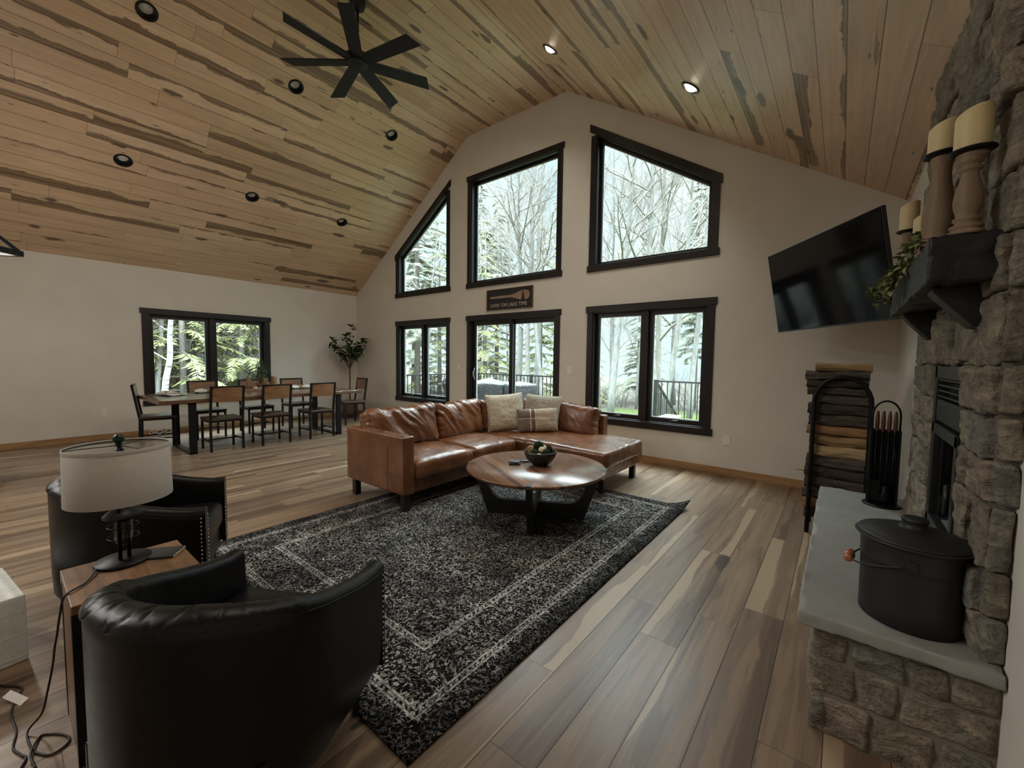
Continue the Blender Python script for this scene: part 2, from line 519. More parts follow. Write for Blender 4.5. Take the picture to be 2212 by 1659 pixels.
CAS = .088
G_MAP = lambda p, d: (p[0], YG + d, p[1])
L_MAP = lambda p, d: (XL - d, p[0], p[1])
B_MAP = lambda p, d: (p[0], YB - d, p[1])
win = {
    'ul': [(-7.767, 2.7115), (-6.046, 2.7115), (-6.046, 4.810), (-7.767, 3.649)],
    'um': rect(-5.558, -3.505, 2.7115, 4.748),
    'ur': [(-3.020, 2.7115), (-1.254, 2.7115), (-1.254, 3.686), (-3.020, 4.832)],
    'll': rect(-7.767, -6.046, .460, 2.203),
    'dr': rect(-5.558, -3.505, -.06, 2.203),
    'lr': rect(-3.020, -1.254, .469, 2.203),
}
winL = {'l1': rect(1.577, 3.602, .512, 2.203), 'l2': rect(-4.6, -1.6, .95, 2.203)}
def hole(w): return offset(w, CAS)
def door_hole(w):
    h = offset(w, CAS); return [(h[0][0], 0.0), (h[1][0], 0.0), h[2], h[3]]

mb = MB()
mb.box(XL - .3, XR + .3, YB - .3, YG + .3, -.12, 0)
o = mb.build('floor', M['floor'], uvf=lambda c: (c.x - .0107, c.y)); o['kind'] = 'structure'

# walls: the outline of a gable wall follows the ceiling
gable = [(XL, 0), (XR, 0), (XR, ZER), (XA, ZR), (XK, ZR), (XL, ZE)]
def wall(name, outer, holes, fmap):
    m_ = MB(); slab(m_, outer, holes, fmap, WT)
    return tag(m_.build(name, M['wall']), kind='structure')
_dh = door_hole(win['dr'])
# the door opening reaches the floor, so it is a notch in the outline
gable_f = [(XL, 0), _dh[0], _dh[3], _dh[2], _dh[1], (XR, 0), (XR, ZER), (XA, ZR), (XK, ZR), (XL, ZE)]
wall('wall_far', gable_f, [hole(win[k]) for k in ('ul', 'um', 'ur', 'll', 'lr')], G_MAP)
wall('wall_back', gable, [], B_MAP)
wall('wall_left', rect(YB - WT, YG + WT, 0, ZE + .02), [hole(winL['l1']), hole(winL['l2'])], L_MAP)
wall('wall_right', rect(YB - WT, YG + WT, 0, ZER + .02), [], lambda p, d: (XR + d, p[0], p[1]))

# ceiling: two slopes and the flat strip between them, boards run towards the gable
LIGHTS_L = [(-6.107, 1.175), (-6.107, 2.750), (-6.107, 4.315), (-7.74, 1.18), (-7.74, 2.748), (-7.74, 4.315), (-6.107, -2.0), (-7.74, -2.0), (-6.107, -3.6), (-7.74, -3.6)]
LIGHTS_R = [(-2.937, 4.328), (-1.292, 4.37), (-2.937, 2.75), (-1.292, 2.75), (-2.937, 1.175), (-1.292, 1.175)]
sl = math.hypot(XK - XL, ZR - ZE); sr = math.hypot(XR - XA, ZR - ZER)
def cl_left(p, d):
    t = p[0] / sl
    nx, nzv = -(ZR - ZE) / sl, (XK - XL) / sl
    return (XL + (XK - XL) * t + nx * d, p[1], ZE + (ZR - ZE) * t + nzv * d)
def cl_flat(p, d): return (XK + p[0], p[1], ZR + d)
def cl_right(p, d):
    t = p[0] / sr
    nx, nzv = (ZR - ZER) / sr, (XR - XA) / sr
    return (XA + (XR - XA) * t + nx * d, p[1], ZR + (ZER - ZR) * t + nzv * d)
HR = .078
def ring2(c, r, n=24): return [(c[0] + r * cos(2 * pi * k / n), c[1] + r * sin(2 * pi * k / n)) for k in range(n)]
uL = lambda x: (x - XL) / (XK - XL) * sl
uR = lambda x: (x - XA) / (XR - XA) * sr
mb = MB(); uvs = []
def ceil_part(width, holes, fmap, u0):
    s = len(mb.v)
    v, f = fill(rect(0, width, YB - WT, YG + WT), holes)
    mb.add([fmap(p, 0) for p in v], f)
    uvs.extend([(p[0] + u0, p[1]) for p in v])
    v2 = rect(-.02, width + .02, YB - WT, YG + WT)
    mb.add([fmap(p, .16) for p in v2], [(0, 1, 2, 3)]); uvs.extend([(p[0] + u0, p[1]) for p in v2])
ceil_part(sl, [ring2((uL(x), y), HR) for x, y in LIGHTS_L], cl_left, 0.03)
ceil_part(XA - XK, [], cl_flat, sl + .06)
ceil_part(sr, [ring2((uR(x), y), HR) for x, y in LIGHTS_R], cl_right, sl + XA - XK + .095)
o = mb.build('ceiling', M['ceil'])
uvl = o.data.uv_layers.new(name='UVMap')
for lp in o.data.loops: uvl.data[lp.index].uv = uvs[lp.vertex_index]
o['kind'] = 'structure'

# recessed lights
M['lens_off'] = plain('frosted_lens', (.78, .77, .73), .45, var=.02)
def emis(name, col, s):
    g = G(name); e = g.node('Emission', {'Color': (*col, 1), 'Strength': s}); g.t.links.new(e.outputs[0], g.out.inputs[0]); return g.m
M['lens_on'] = emis('lit_lens', (1.0, .86, .62), 9.0)
def recessed(x, y, side, lit, label, watts=0):
    fm, u = (cl_left, uL(x)) if side == 'L' else (cl_right, uR(x))
    P = lambda a, b, d: Vector(fm((u + a, y + b), d))
    c = P(0, 0, 0)
    t = thing('recessed_light', label, 'ceiling light', c, group='recessed lights in the board ceiling')
    def lathe(prof, mat, nm):
        m_ = MB(); n = 32; v = []
        for r, d in prof:
            for k in range(n):
                a = 2 * pi * k / n; v.append(P(r * cos(a), r * sin(a), d) - c)
        fs = [(i * n + k, i * n + (k + 1) % n, (i + 1) * n + (k + 1) % n, (i + 1) * n + k) for i in range(len(prof) - 1) for k in range(n)]
        m_.add(v, fs, True); return m_.build(nm, mat, t)
    lathe([(.098, .004), (.099, -.006), (.094, -.010), (.080, -.010), (.074, -.004), (.070, .02), (.058, .062), (.060, .064)], M['black_metal'], 'trim_ring')
    lathe([(.0005, .058), (.03, .0585), (.062, .061)] if not lit else [(.0005, -.030), (.02, -.0285), (.04, -.022), (.054, -.010), (.062, .006), (.066, .03)], M['lens_on'] if lit else M['lens_off'], 'lens')
    if lit:
        d = bpy.data.lights.new('recessed_lamp', 'SPOT'); d.energy = watts; d.color = LAMP_COLOR if side == 'R' else KITCHEN_COLOR; d.spot_size = radians(140); d.spot_blend = .8; d.shadow_soft_size = .05
        lo = bpy.data.objects.new('recessed_lamp', d); COL.objects.link(lo); lo.location = P(0, 0, -.045)
        nd = (P(0, 0, -1) - c).normalized()
        lo.rotation_euler = nd.to_track_quat('-Z', 'Y').to_euler()
_lab = ['unlit black recessed light in left ceiling slope nearest top edge of the photo', 'unlit black recessed light just below the ceiling fan blades',
        'unlit black recessed light of the upper row nearest the trapezoid windows', 'unlit black recessed light of the lower row, farthest left',
        'unlit black recessed light, middle one of the lower row on left slope', 'unlit black recessed light of the lower row nearest the far corner']
for (x, y), lb in zip(LIGHTS_L[:6], _lab): recessed(x, y, 'L', False, lb)
for (x, y) in LIGHTS_L[6:]: recessed(x, y, 'L', True, 'lit recessed light over the kitchen side outside the photo', LAMP_KITCHEN)
_lr = ['lit recessed light in right ceiling slope above the ridge end of gable wall', 'lit recessed light in right ceiling slope above the right trapezoid window']
for i, (x, y) in enumerate(LIGHTS_R):
    recessed(x, y, 'R', True, _lr[i] if i < 2 else 'lit recessed light in right ceiling slope outside the photo', LAMP_RECESSED_R)

# windows and doors
def make_window(name, poly, fmap, kind, axis, handles=True):
    """poly: outer casing outline, counter-clockwise from lower left; kind: fixed | pair | slider"""
    t = thing(name, None, None); t['kind'] = 'structure'
    P0, Q = poly, offset(poly, CAS)
    if kind == 'slider':
        Q = [(Q[0][0], 0.0), (Q[1][0], 0.0), Q[2], Q[3]]; P0 = [(poly[0][0], 0.0), (poly[1][0], 0.0), poly[2], poly[3]]
    # casing boards: two sides, then head and sill with small horns
    m_ = MB()
    pr = lambda q, d0, d1: m_.prism(q, fmap, d0, d1)
    pr([P0[0], (Q[0][0], P0[0][1]), Q[3], (P0[3][0], Q[3][1] if Q[3][1] < P0[3][1] else P0[3][1])], -.018, .002)
    pr([(Q[1][0], P0[1][1]), P0[1], (P0[2][0], Q[2][1]), Q[2]], -.018, .002)
    m_.build('side_casing', M['trim_z'], t, bevel=.002)
    m_ = MB(); hn = .022
    e = (Vector(P0[2]) - Vector(P0[3])); e = e / e.x
    a, b = Vector(P0[3]) - e * hn, Vector(P0[2]) + e * hn
    dz = CAS * e.length + .004
    pr2 = lambda q, d0, d1: m_.prism(q, fmap, d0, d1)
    pr2([(a.x, a.y - dz), (b.x, b.y - dz), tuple(b), tuple(a)], -.026, .001)
    m_.build('head_casing', M['trim_' + axis], t, bevel=.002)
    if kind != 'slider':
        m_ = MB()
        m_.prism([(P0[0][0] - hn, P0[0][1]), (P0[1][0] + hn, P0[1][1]), (P0[1][0] + hn, Q[1][1] + .003), (P0[0][0] - hn, Q[0][1] + .003)], fmap, -.026, .001)
        m_.build('sill', M['trim_' + axis], t, bevel=.002)
    # jamb boards lining the opening
    m_ = MB(); J = offset(Q, .016)
    if kind == 'slider': J = [(J[0][0], 0.0), (J[1][0], 0.0), J[2], J[3]]
    n = len(Q)
    for i in range(n):
        if kind == 'slider' and i == 0: continue
        m_.prism([Q[i], Q[(i + 1) % n], J[(i + 1) % n], J[i]], fmap, -.001, .15)
    m_.build('jamb', M['trim_z'], t)
    def sash(poly2, w, d0, d1, nm='sash', mat='sash', parent=t):
        m2 = MB(); I = offset(poly2, w); k = len(poly2)
        for i in range(k): m2.prism([poly2[i], poly2[(i + 1) % k], I[(i + 1) % k], I[i]], fmap, d0, d1)
        so = m2.build(nm, M[mat], parent, bevel=.002)
        m3 = MB(); I2 = offset(I, .007)
        for i in range(k): m3.prism([I[i], I[(i + 1) % k], I2[(i + 1) % k], I2[i]], fmap, (d0 + d1) / 2 - .001, (d0 + d1) / 2 + .012)
        m3.build('glazing_bead', M['white_sash'], so)
        m4 = MB(); m4.prism(I, fmap, (d0 + d1) / 2 + .003, (d0 + d1) / 2 + .008)
        m4.build('pane', M['glass'], so)
        return so, I
    if kind == 'fixed':
        sash(J, .042, .085, .135)
    elif kind == 'pair':
        (x0, z0), (x1, _), (_, z1), _ = J
        mx = (x0 + x1) / 2
        m_ = MB(); m_.prism(rect(mx - .032, mx + .032, z0, z1), fmap, .03, .15); m_.build('mullion', M['trim_z'], t)
        for k_, (sa, sb) in enumerate(((x0, mx - .032), (mx + .032, x1))):
            so, I = sash(rect(sa, sb, z0, z1), .058, .075, .13)
            if handles:
                m5 = MB(); c = (sa + sb) / 2
                m5.prism(rect(c - .055, c + .055, z0 + .004, z0 + .026), fmap, .058, .078)
                m5.prism(rect(c - .02, c + .06, z0 + .026, z0 + .04), fmap, .052, .066)
                m5.build('crank_handle', M['sash'], so, bevel=.004)
    else:
        (x0, z0), (x1, _), (_, z1), _ = J
        mx = (x0 + x1) / 2
        m_ = MB(); m_.prism(rect(x0, x1, 0, .03), fmap, .02, .16); m_.build('threshold', M['sash'], t)
        so, I = sash(rect(x0, mx + .035, .03, z1), .075, .045, .085, 'sliding_panel')
        sash(rect(mx - .035, x1, .03, z1), .075, .095, .135, 'fixed_panel')
        m5 = MB(); xh = x0 + .038
        for s in (-1, 1):
            pts = [fmap((xh + s * .018 * sin(pi * i / 10) * 1.0 + s * .010, 1.00 + .024 * i), .044 - .04 * sin(pi * i / 10)) for i in range(11)]
            if s == 1: m5.tube(pts, .007, 8)
        m5.tube([fmap((xh - .012, 1.06), .03), fmap((xh - .018, 1.12), .02), fmap((xh - .012, 1.18), .03)], .006, 8)
        m5.build('handle', M['steel'], so)
    return t
make_window('window_1', win['ul'], G_MAP, 'fixed', 'x')
make_window('window_2', win['um'], G_MAP, 'fixed', 'x')
make_window('window_3', win['ur'], G_MAP, 'fixed', 'x')
make_window('window_4', win['ll'], G_MAP, 'pair', 'x')
make_window('window_5', win['lr'], G_MAP, 'pair', 'x')
make_window('window_6', winL['l1'], L_MAP, 'pair', 'y')
make_window('window_7', winL['l2'], L_MAP, 'pair', 'y')  # unseen kitchen window, added to let more daylight into the room
make_window('door_1', win['dr'], G_MAP, 'slider', 'x')
for w in win.values():
    xs = [p[0] for p in w]; zs = [p[1] for p in w]
    portal('sky_portal', ((min(xs) + max(xs)) / 2, YG + WT + .02, (min(zs) + max(zs)) / 2), (-pi / 2, 0, 0), max(xs) - min(xs), max(zs) - min(zs))
for w in winL.values():
    xs = [p[0] for p in w]; zs = [p[1] for p in w]
    portal('sky_portal', (XL - WT - .02, (min(xs) + max(xs)) / 2, (min(zs) + max(zs)) / 2), (0, -pi / 2, 0), max(zs) - min(zs), max(xs) - min(xs))

# baseboards
BH = .094
tag(MB().box(XL, -5.56, YG - .014, YG, 0, BH).box(-3.503, XR, YG - .014, YG, 0, BH).build('baseboard_far', M['base_oak'], bevel=.003), kind='structure')
tag(MB().box(XL, XL + .014, YB, YG, 0, BH).build('baseboard_left', M['base_oak_y'], bevel=.003), kind='structure')
tag(MB().box(XR - .014, XR, 3.93, YG, 0, BH).build('baseboard_right', M['base_oak_y'], bevel=.003), kind='structure')

# electrical plates
def plate(name, label, pts, sw=False):
    c, ax = pts
    t = thing(name, label, 'wall plate', c, rotz=ax)
    MB().box(-.038, .038, -.006, 0, -.06, .06).build('cover_plate', M['white_plastic'], t, bevel=.003)
    if sw: MB().box(-.02, -.008, -.012, -.005, -.012, .012).box(.008, .02, -.012, -.005, -.012, .012).build('toggle', M['white_plastic'], t, bevel=.002)
    else:
        m_ = MB()
        for z in (-.022, .022): m_.box(-.017, .017, -.009, -.004, z - .015, z + .015)
        so = m_.build('socket', M['white_plastic'], t, bevel=.003)
    return t
plate('wall_outlet', 'beige wall outlet on gable wall under the right casement window', ((-1.064, YG, .441), 0))
plate('light_switch', 'double toggle switch plate right of the sliding door', ((-3.322, YG, 1.247), 0), True)
plate('light_switch', 'small pale switch plate between left casement window and sliding door', ((-5.79, YG, 1.24), 0), True)
plate('wall_outlet', 'white wall outlet on left wall, left of the dining chairs', ((XL, 1.065, .441), pi / 2))
plate('wall_outlet', 'white wall outlet on left wall seen under the dining table', ((XL, 4.093, .403), pi / 2))
# ------------------------------------------------------------------ stone fireplace
def stone_mat(nm, dim=1.0):
    g = G(nm); co = g.coord()
    r = g.node('NewGeometry').outputs['Random Per Island']
    base = g.ramp(r, [(0, (.125, .112, .092)), (.2, (.19, .168, .132)), (.4, (.155, .148, .132)), (.55, (.225, .197, .150)), (.7, (.130, .130, .118)), (.85, (.20, .165, .135)), (1, (.17, .148, .115))], 'LINEAR')
    n1 = g.noise(g.mapping(co, (1, 1, 2.2), (0, .3, 0)), 9, 5, .62, .8); n2 = g.noise(co, 55, 4, .6)
    c = g.mix(1.0, base, g.ramp(n1, [(.28, (.45 * dim,) * 3), (.55, (1.05 * dim,) * 3), (.75, (1.6 * dim, 1.52 * dim, 1.40 * dim))]), 'MULTIPLY')
    c = g.mix(1.0, c, g.ramp(n2, [(.3, (.82,) * 3), (.7, (1.15,) * 3)]), 'MULTIPLY')
    h = g.add(g.mul(n1, 1.0), g.mul(n2, .45))
    c = g.mix(1.0, c, (1.3, 1.28, 1.24), 'MULTIPLY')
    return g.pbr(c, .88, 0, g.bump(h, 1.0, .028), .25)
M['stone'] = stone_mat('split_fieldstone')
M['mortar'] = plain('tan_grey_mortar', (.17, .15, .115), .95, var=.2, scale=20, bump=.5)
M['slab'] = plain('bluestone_slab', (.27, .27, .25), .62, var=.10, scale=7, bump=.25, spec=.35)
M['hewn'] = oak('charred_hewn_beam', ((.004, .004, .004), (.008, .008, .0085), (.017, .0175, .019)), .5, .5, 1, dist=2.0, spec=.35)
random.seed(11)
FX = .385          # mean face of the chimney stones
t_fire = thing('stone_fireplace', 'grey brown fieldstone fireplace with raised bluestone hearth along the right wall', 'fireplace', (XR, 2.8, 0))
TF = Vector((XR, 2.8, 0))
def st(mb_, x0, x1, y0, y1, z0, z1, axis='x', rough=.010, seed=0):
    """one split stone"""
    c = ((x0 + x1) / 2 - TF.x, (y0 + y1) / 2 - TF.y, (z0 + z1) / 2)
    s = (abs(x1 - x0), y1 - y0, z1 - z0)
    o = random.uniform(0, 90)
    tilt = random.uniform(-.006, .006)
    cv = Vector(c)
    def disp(p, n, w):
        a = nz(p, 9, o) * rough * 1.25 + nz(p, 26, o + 5) * rough * 1.0 + nz(p, 60, o) * rough * .6
        q = p + cv
        wy = nz(q, 4.2, 3.3) * .030 + nz(q, 11, 8.8) * .008; wz = nz(q, 3.6, 7.1) * .026 + nz(q, 11, 5.5) * .008
        return n * a + Vector((tilt * (w[1] + w[2]), wy if axis == 'x' else 0, wz))
    sg = (max(2, int(s[0] / .022)), max(3, int(s[1] / .022)), max(3, int(s[2] / .022)))
    mb_.rbox(c, s, min(.013, min(s) * .3), sg, disp, rs=2)
def courses(z0, z1, lo, hi):
    z = z0; out = []
    while z < z1 - .02:
        h = random.uniform(lo, hi)
        if z1 - (z + h) < lo * .7: h = z1 - z
        out.append((z, z + h)); z += h
    return out
FY0, FY1 = 1.935, 3.66
OY0, OY1, OZ = 2.275, 2.975, 1.405
mbs = MB(); mbm = MB()
def ceil_z(x): return ZR - .643 * (x - XA)
# mortar core behind the stones
def core(y0, y1, z0, z1): mbm.box(.388 - TF.x, XR - TF.x, y0 - TF.y, y1 - TF.y, z0, z1)
core(FY0 + .01, OY0, .46, OZ); core(OY1, FY1 - .03, .46, OZ); core(FY0 + .01, FY1 - .03, OZ, ceil_z(.44))
for z0, z1 in courses(.462, OZ, .10, .20):
    for ya, yb, near in ((FY0, OY0, True), (OY1, FY1, False)):
        y = ya + (0 if near else .002)
        e = yb + random.uniform(-.03, .03) if not near else yb + random.uniform(-.012, .006)
        split = (random.random() < .5)
        cuts = [y, e] if not split else [y, y + (e - y) * random.uniform(.4, .6), e]
        for a, b in zip(cuts, cuts[1:]):
            dx = random.uniform(-.012, .012)
            st(mbs, FX - .022 + dx, .425, a + .004, b - .004, z0 + .004, z1 - .004)
        if near: st(mbs, FX + .0, XR - .004, FY0 - .022, FY0 + .03, z0 + .006, z1 - .006, axis='y', rough=.005)
top = ceil_z(FX + .05)
for z0, z1 in courses(OZ, top - .01, .11, .24):
    y = FY0
    end = FY1 + random.uniform(-.06, .05)
    while y < end - .02:
        w = random.uniform(.16, .46)
        if end - (y + w) < .12: w = end - y
        dx = random.uniform(-.014, .012)
        st(mbs, FX - .022 + dx, .425, y + .004, y + w - .004, z0 + .004, z1 - .004)
        y += w
    st(mbs, FX + .0, XR - .004, FY0 - .022, FY0 + .03, z0 + .006, z1 - .006, axis='y', rough=.005)
# hearth base, faced on its front and both ends
HX, HY0, HY1, HZ = -.03, 1.915, 3.87, .413
mbh = MB(); mbm.box(HX - .004 - TF.x, XR - TF.x, HY0 + .0 - TF.y, HY1 - .02 - TF.y, 0, HZ)
for z0, z1 in courses(0.0, HZ, .10, .16):
    y = HY0
    while y < HY1 - .02:
        w = random.uniform(.18, .42)
        if HY1 - (y + w) < .14: w = HY1 - y
        st(mbh, HX - .018 + random.uniform(-.008, .008), HX + .04, y + .004, y + w - .004, z0 + .003, z1 - .003)
        y += w
    x = HX - .01
    while x < XR - .06:
        w = random.uniform(.10, .2)
        if XR - (x + w) < .07: w = XR - x
        st(mbh, x + .006, x + w - .006, HY0 - .008, HY0 + .03, z0 + .006, z1 - .006, axis='y', rough=.006)
        x += w
mbs.build('chimney_stonework', M['stone'], t_fire)
mbm.build('mortar_core', M['mortar'], t_fire)
mbh.build('hearth_base', M['stone'], t_fire)
mb = MB()
def sd(p, n, w):
    k = 1 if abs(n.z) < .9 else .12
    return n * (nz(p, 16, 3) * .007 + nz(p, 45, 8) * .004) * k
sx0, sx1, sy0, sy1 = -.088, XR - .004, 1.872, 3.915
mb.rbox(((sx0 + sx1) / 2 - TF.x, (sy0 + sy1) / 2 - TF.y, .439), (sx1 - sx0, sy1 - sy0, .050), .008, (26, 90, 3), sd, rs=2)
mb.build('hearth_slab', M['slab'], t_fire)
SZ = .4645

# mantel shelf
MZ0, MZ1 = 1.675, 1.828
t = thing('mantel_shelf', 'black hewn timber mantel shelf on two corbels against the stone chimney', 'mantel', (.30, 2.63, MZ0))
mb = MB()
def hew(p, n, w):
    a = .006 * nz((p.x * 3, p.y, p.z * 3), 7, 2) + .004 * nz((p.x, p.y * .4, p.z * 2.2), 26, 9)
    crack = max(0, .12 - abs(nz((p.x, p.y * .35, p.z), 11, 31))) * .07
    k = .35 if n.z > .9 else 1
    return n * (a - crack) * k
mb.rbox((0, 0, (MZ1 - MZ0) / 2), (.185, 1.335, MZ1 - MZ0), .010, (14, 110, 14), hew, rs=2)
mb.build('beam', M['hewn'], t)
for y0 in (2.10, 3.04):
    m_ = MB()
    m_.prism([(.372, MZ0 + .002), (.240, MZ0 + .002), (.240, MZ0 - .012), (.345, 1.535), (.372, 1.530)], lambda p, d: (p[0] - .30, d - 2.63, p[1] - MZ0), y0, y0 + .115)
    m_.build('corbel', M['hewn'], t, bevel=.004)

# fireplace insert
M['insert'] = plain('black_cast_steel', (.018, .019, .019), .42, .3, spec=.5, scale=60)
M['fireglass'] = plain('dark_fire_glass', (.004, .004, .004), .06, 0, spec=.6)
t = thing('fireplace_insert', 'black steel wood stove insert with louvres and dark glass set into the stonework', 'fireplace insert', (.40, 2.625, SZ))
oy, oz = 2.625, SZ
m_ = MB()
y0, y1, z1 = OY0 + .006, OY1 - .006, OZ - .008
bx = lambda m2, xa, xb, ya, yb, za, zb: m2.box(xa - .40, xb - .40, ya - oy, yb - oy, za - oz, zb - oz)
bx(m_, .415, .438, y0, y1, SZ, z1)
m_.build('back_plate', M['insert'], t)
m_ = MB(); bx(m_, .372, .425, y0, y0 + .05, SZ, z1); bx(m_, .372, .425, y1 - .05, y1, SZ, z1); bx(m_, .372, .425, y0, y1, z1 - .06, z1)
m_.build('surround_frame', M['insert'], t, bevel=.003)
for k in range(4):
    m_ = MB(); z = 1.325 - k * .026
    m_.bar((.392 - .40, y0 + .055 - oy, z - oz), (.392 - .40, y1 - .055 - oy, z - oz), .03, .007, up=(.4, 0, 1)); m_.build('louvre', M['insert'], t)
m_ = MB(); bx(m_, .378, .42, y0 + .052, y1 - .052, 1.13, 1.235); m_.build('hood_panel', M['insert'], t, bevel=.006)
dn = thing('door', None, None); dn.parent = t
m_ = MB(); za, zb, ya, yb = .62, 1.12, y0 + .055, y1 - .055
bx(m_, .366, .40, ya, ya + .055, za, zb); bx(m_, .366, .40, yb - .055, yb, za, zb); bx(m_, .366, .40, ya, yb, za, za + .05); bx(m_, .366, .40, ya, yb, zb - .05, zb)
m_.build('door_frame', M['insert'], dn, bevel=.004)
m_ = MB(); bx(m_, .384, .392, ya + .05, yb - .05, za + .045, zb - .045); m_.build('door_glass', M['fireglass'], dn)
m_ = MB(); m_.tube([(.352 - .40, ya + .03 - oy, .80 - oz), (.352 - .40, ya + .03 - oy, .92 - oz)], .009); m_.build('door_handle', M['insert'], dn)
m_ = MB(); m_.prism([(.425, .60), (.372, .60), (.300, .475), (.300, .466), (.425, .466)], lambda p, d: (p[0] - .40, d - oy, p[1] - oz), y0 + .03, y1 - .03); m_.build('ash_lip', M['insert'], t, bevel=.003)

# ash bucket
M['bucket'] = plain('matt_charcoal_enamel', (.020, .021, .021), .48, .2, scale=200, spec=.45)
M['gripwood'] = oak('varnished_handle_wood', ((.22, .06, .02), (.34, .10, .035), (.45, .16, .06)), 1.5, .22, 1, coat=.5)
bc = (.236, 2.085)
t = thing('ash_bucket', 'black metal ash bucket with lid and wooden handle grip on the hearth slab', 'bucket', (*bc, SZ)); t.scale = (1.07, 1.07, 1.09)
m_ = MB(); RY = 1.0
m_.lathe([(.129, 0), (.134, .002), (.1345, .06), (.135, .12), (.136, .19), (.137, .2), (.1385, .202), (.1375, .206), (.139, .262), (.140, .268), (.152, .272), (.156, .277), (.152, .281), (.140, .280)], n=56)
m_.build('pail', M['bucket'], t)
m_ = MB(); m_.lathe([(.150, .281), (.146, .287), (.132, .289), (.126, .293), (.09, .302), (.045, .311), (.038, .312), (.033, .318), (.033, .330), (.036, .337), (.036, .343), (.030, .346), (.0001, .347)], n=48); m_.build('lid', M['bucket'], t)
# the bail hangs down the side that faces the room
hp = []
for i in range(17):
    a = pi * i / 16
    hp.append((-.158 * sin(a) - .004, .142 * cos(a), .222 - .062 * sin(a)))
ang = radians(-6)
rm = Matrix.Rotation(ang, 3, 'Z')
m_ = MB(); m_.tube([rm @ Vector(p) for p in hp], .0032, 8)
bo = m_.build('bail_handle', M['steel'] if False else M['bucket'], t)
m_ = MB()
g0 = rm @ Vector((-.166, 0, .160))
gm = rm @ Matrix.Rotation(pi / 2, 3, 'X')
m_.lathe([(.005, -.040), (.012, -.039), (.0145, -.031), (.011, -.026), (.016, -.012), (.0175, 0), (.016, .012), (.011, .026), (.0145, .031), (.012, .039), (.005, .040)], c=g0, n=18, m=gm)
m_.build('grip', M['gripwood'], bo)
for s in (-1, 1):
    m_ = MB(); c = rm @ Vector((0, s * .140, .222)); m_.obox(c, (.03, .008, .03), rm); m_.build('ear', M['bucket'], t, bevel=.003)

# fire tool set
t = thing('fireplace_tool_set', 'black fireplace tool set in a rectangular stand at far end of the hearth', 'fire tools', (.247, 3.655, SZ))
m_ = MB(); m_.lathe([(.0, 0), (.098, 0), (.100, .006), (.094, .011), (.0, .013)], n=40); m_.build('base', M['black_metal'], t)
m_ = MB()
for sx_ in (-1, 1):
    m_.box(sx_ * .070 - .006, sx_ * .070 + .006, -.03, .03, .01, .505)
m_.box(-.07, .07, .026, .034, .01, .505); m_.box(-.074, .074, -.004, .036, .49, .505)
m_.build('stand', M['black_metal'], t)
m_ = MB(); pts = [(-.068, 0, .50)] + [(-.068 * cos(pi * i / 12), 0, .60 + .095 * sin(pi * i / 12)) for i in range(13)] + [(.068, 0, .50)]
m_.tube(pts, .006, 8); m_.build('carry_loop', M['black_metal'], t)
M['toolwood'] = oak('dark_tool_handle_wood', ((.05, .022, .012), (.09, .04, .022), (.13, .065, .036)), 1.5, .35, 2)
for k, (x, kind) in enumerate(((-.045, 'shovel'), (-.015, 'poker'), (.015, 'brush'), (.045, 'tongs'))):
    m_ = MB(); m_.tube([(x, -.012, .04), (x, -.012, .49)], .0055, 8)
    if kind == 'shovel': m_.box(x - .035, x + .035, -.022, -.010, .03, .17)
    elif kind == 'brush': m_.lathe([(.012, .14), (.026, .12), (.032, .035), (.03, .03)], c=(x, -.012, 0), n=14)
    elif kind == 'tongs': m_.tube([(x + .012, -.014, .04), (x + .014, -.014, .30), (x, -.014, .4)], .004, 6)
    else: m_.tube([(x, -.012, .08), (x, -.04, .10), (x, -.045, .13)], .005, 6)
    to = m_.build('tool', M['black_metal'], t)
    m_ = MB(); m_.lathe([(.006, .49), (.011, .50), (.012, .56), (.010, .60), (.0075, .625), (.001, .632)], c=(x, -.012, 0), n=12); m_.build('tool_grip', M['toolwood'], to)

# firewood rack and logs
RX0, RX1, RYF, RYB = -.163, .192, 4.16, 4.46
t = thing('firewood_rack', 'black tubular firewood rack with arched ends between hearth and gable wall', 'log rack', ((RX0 + RX1) / 2, 4.31, 0))
cx = (RX0 + RX1) / 2; hw = (RX1 - RX0) / 2
for yy in (RYF, RYB):
    pts = [(-hw - .004, 0, 0), (-hw, 0, .6), (-hw, 0, 1.09)] + [(-hw * cos(pi * i / 14), 0, 1.09 + .205 * sin(pi * i / 14)) for i in range(1, 14)] + [(hw, 0, 1.09), (hw, 0, .6), (hw + .004, 0, 0)]
    m_ = MB(); m_.tube([(p[0], yy - 4.31, p[2]) for p in pts], .0165, 12); m_.build('arch_tube', M['black_metal'], t)
for s in (-1, 1):
    m_ = MB(); m_.tube([(s * hw, RYF - 4.31, .10), (s * hw, RYB - 4.31, .10)], .012, 10); m_.build('floor_rail', M['black_metal'], t)
M['logsplit'] = None
def log_mat(nm, wood, bark, split):
    g = G(nm); co = g.coord()
    nrm = g.node('NewGeometry').outputs['Random Per Island']
    grain = g.noise(g.mapping(co, (2.0, 26, 26)), 1.0, 4, .6, .8)
    c1 = g.ramp(grain, [(.3, tuple(x * .66 for x in wood)), (.5, wood), (.72, tuple(min(1, x * 1.22) for x in wood))])
    bn = g.noise(g.mapping(co, (5, 20, 20)), 1.0, 5, .7, 1.0)
    c2 = g.ramp(bn, [(.3, tuple(x * .4 for x in bark)), (.55, bark), (.75, tuple(x * 1.9 for x in bark))])
    att = g.node('Attribute', attribute_name='bark').outputs['Fac']
    return g.pbr(g.mix(att, c1, c2), .85, 0, g.bump(g.add(grain, g.mul(bn, 1.3)), .8, .008), .2)
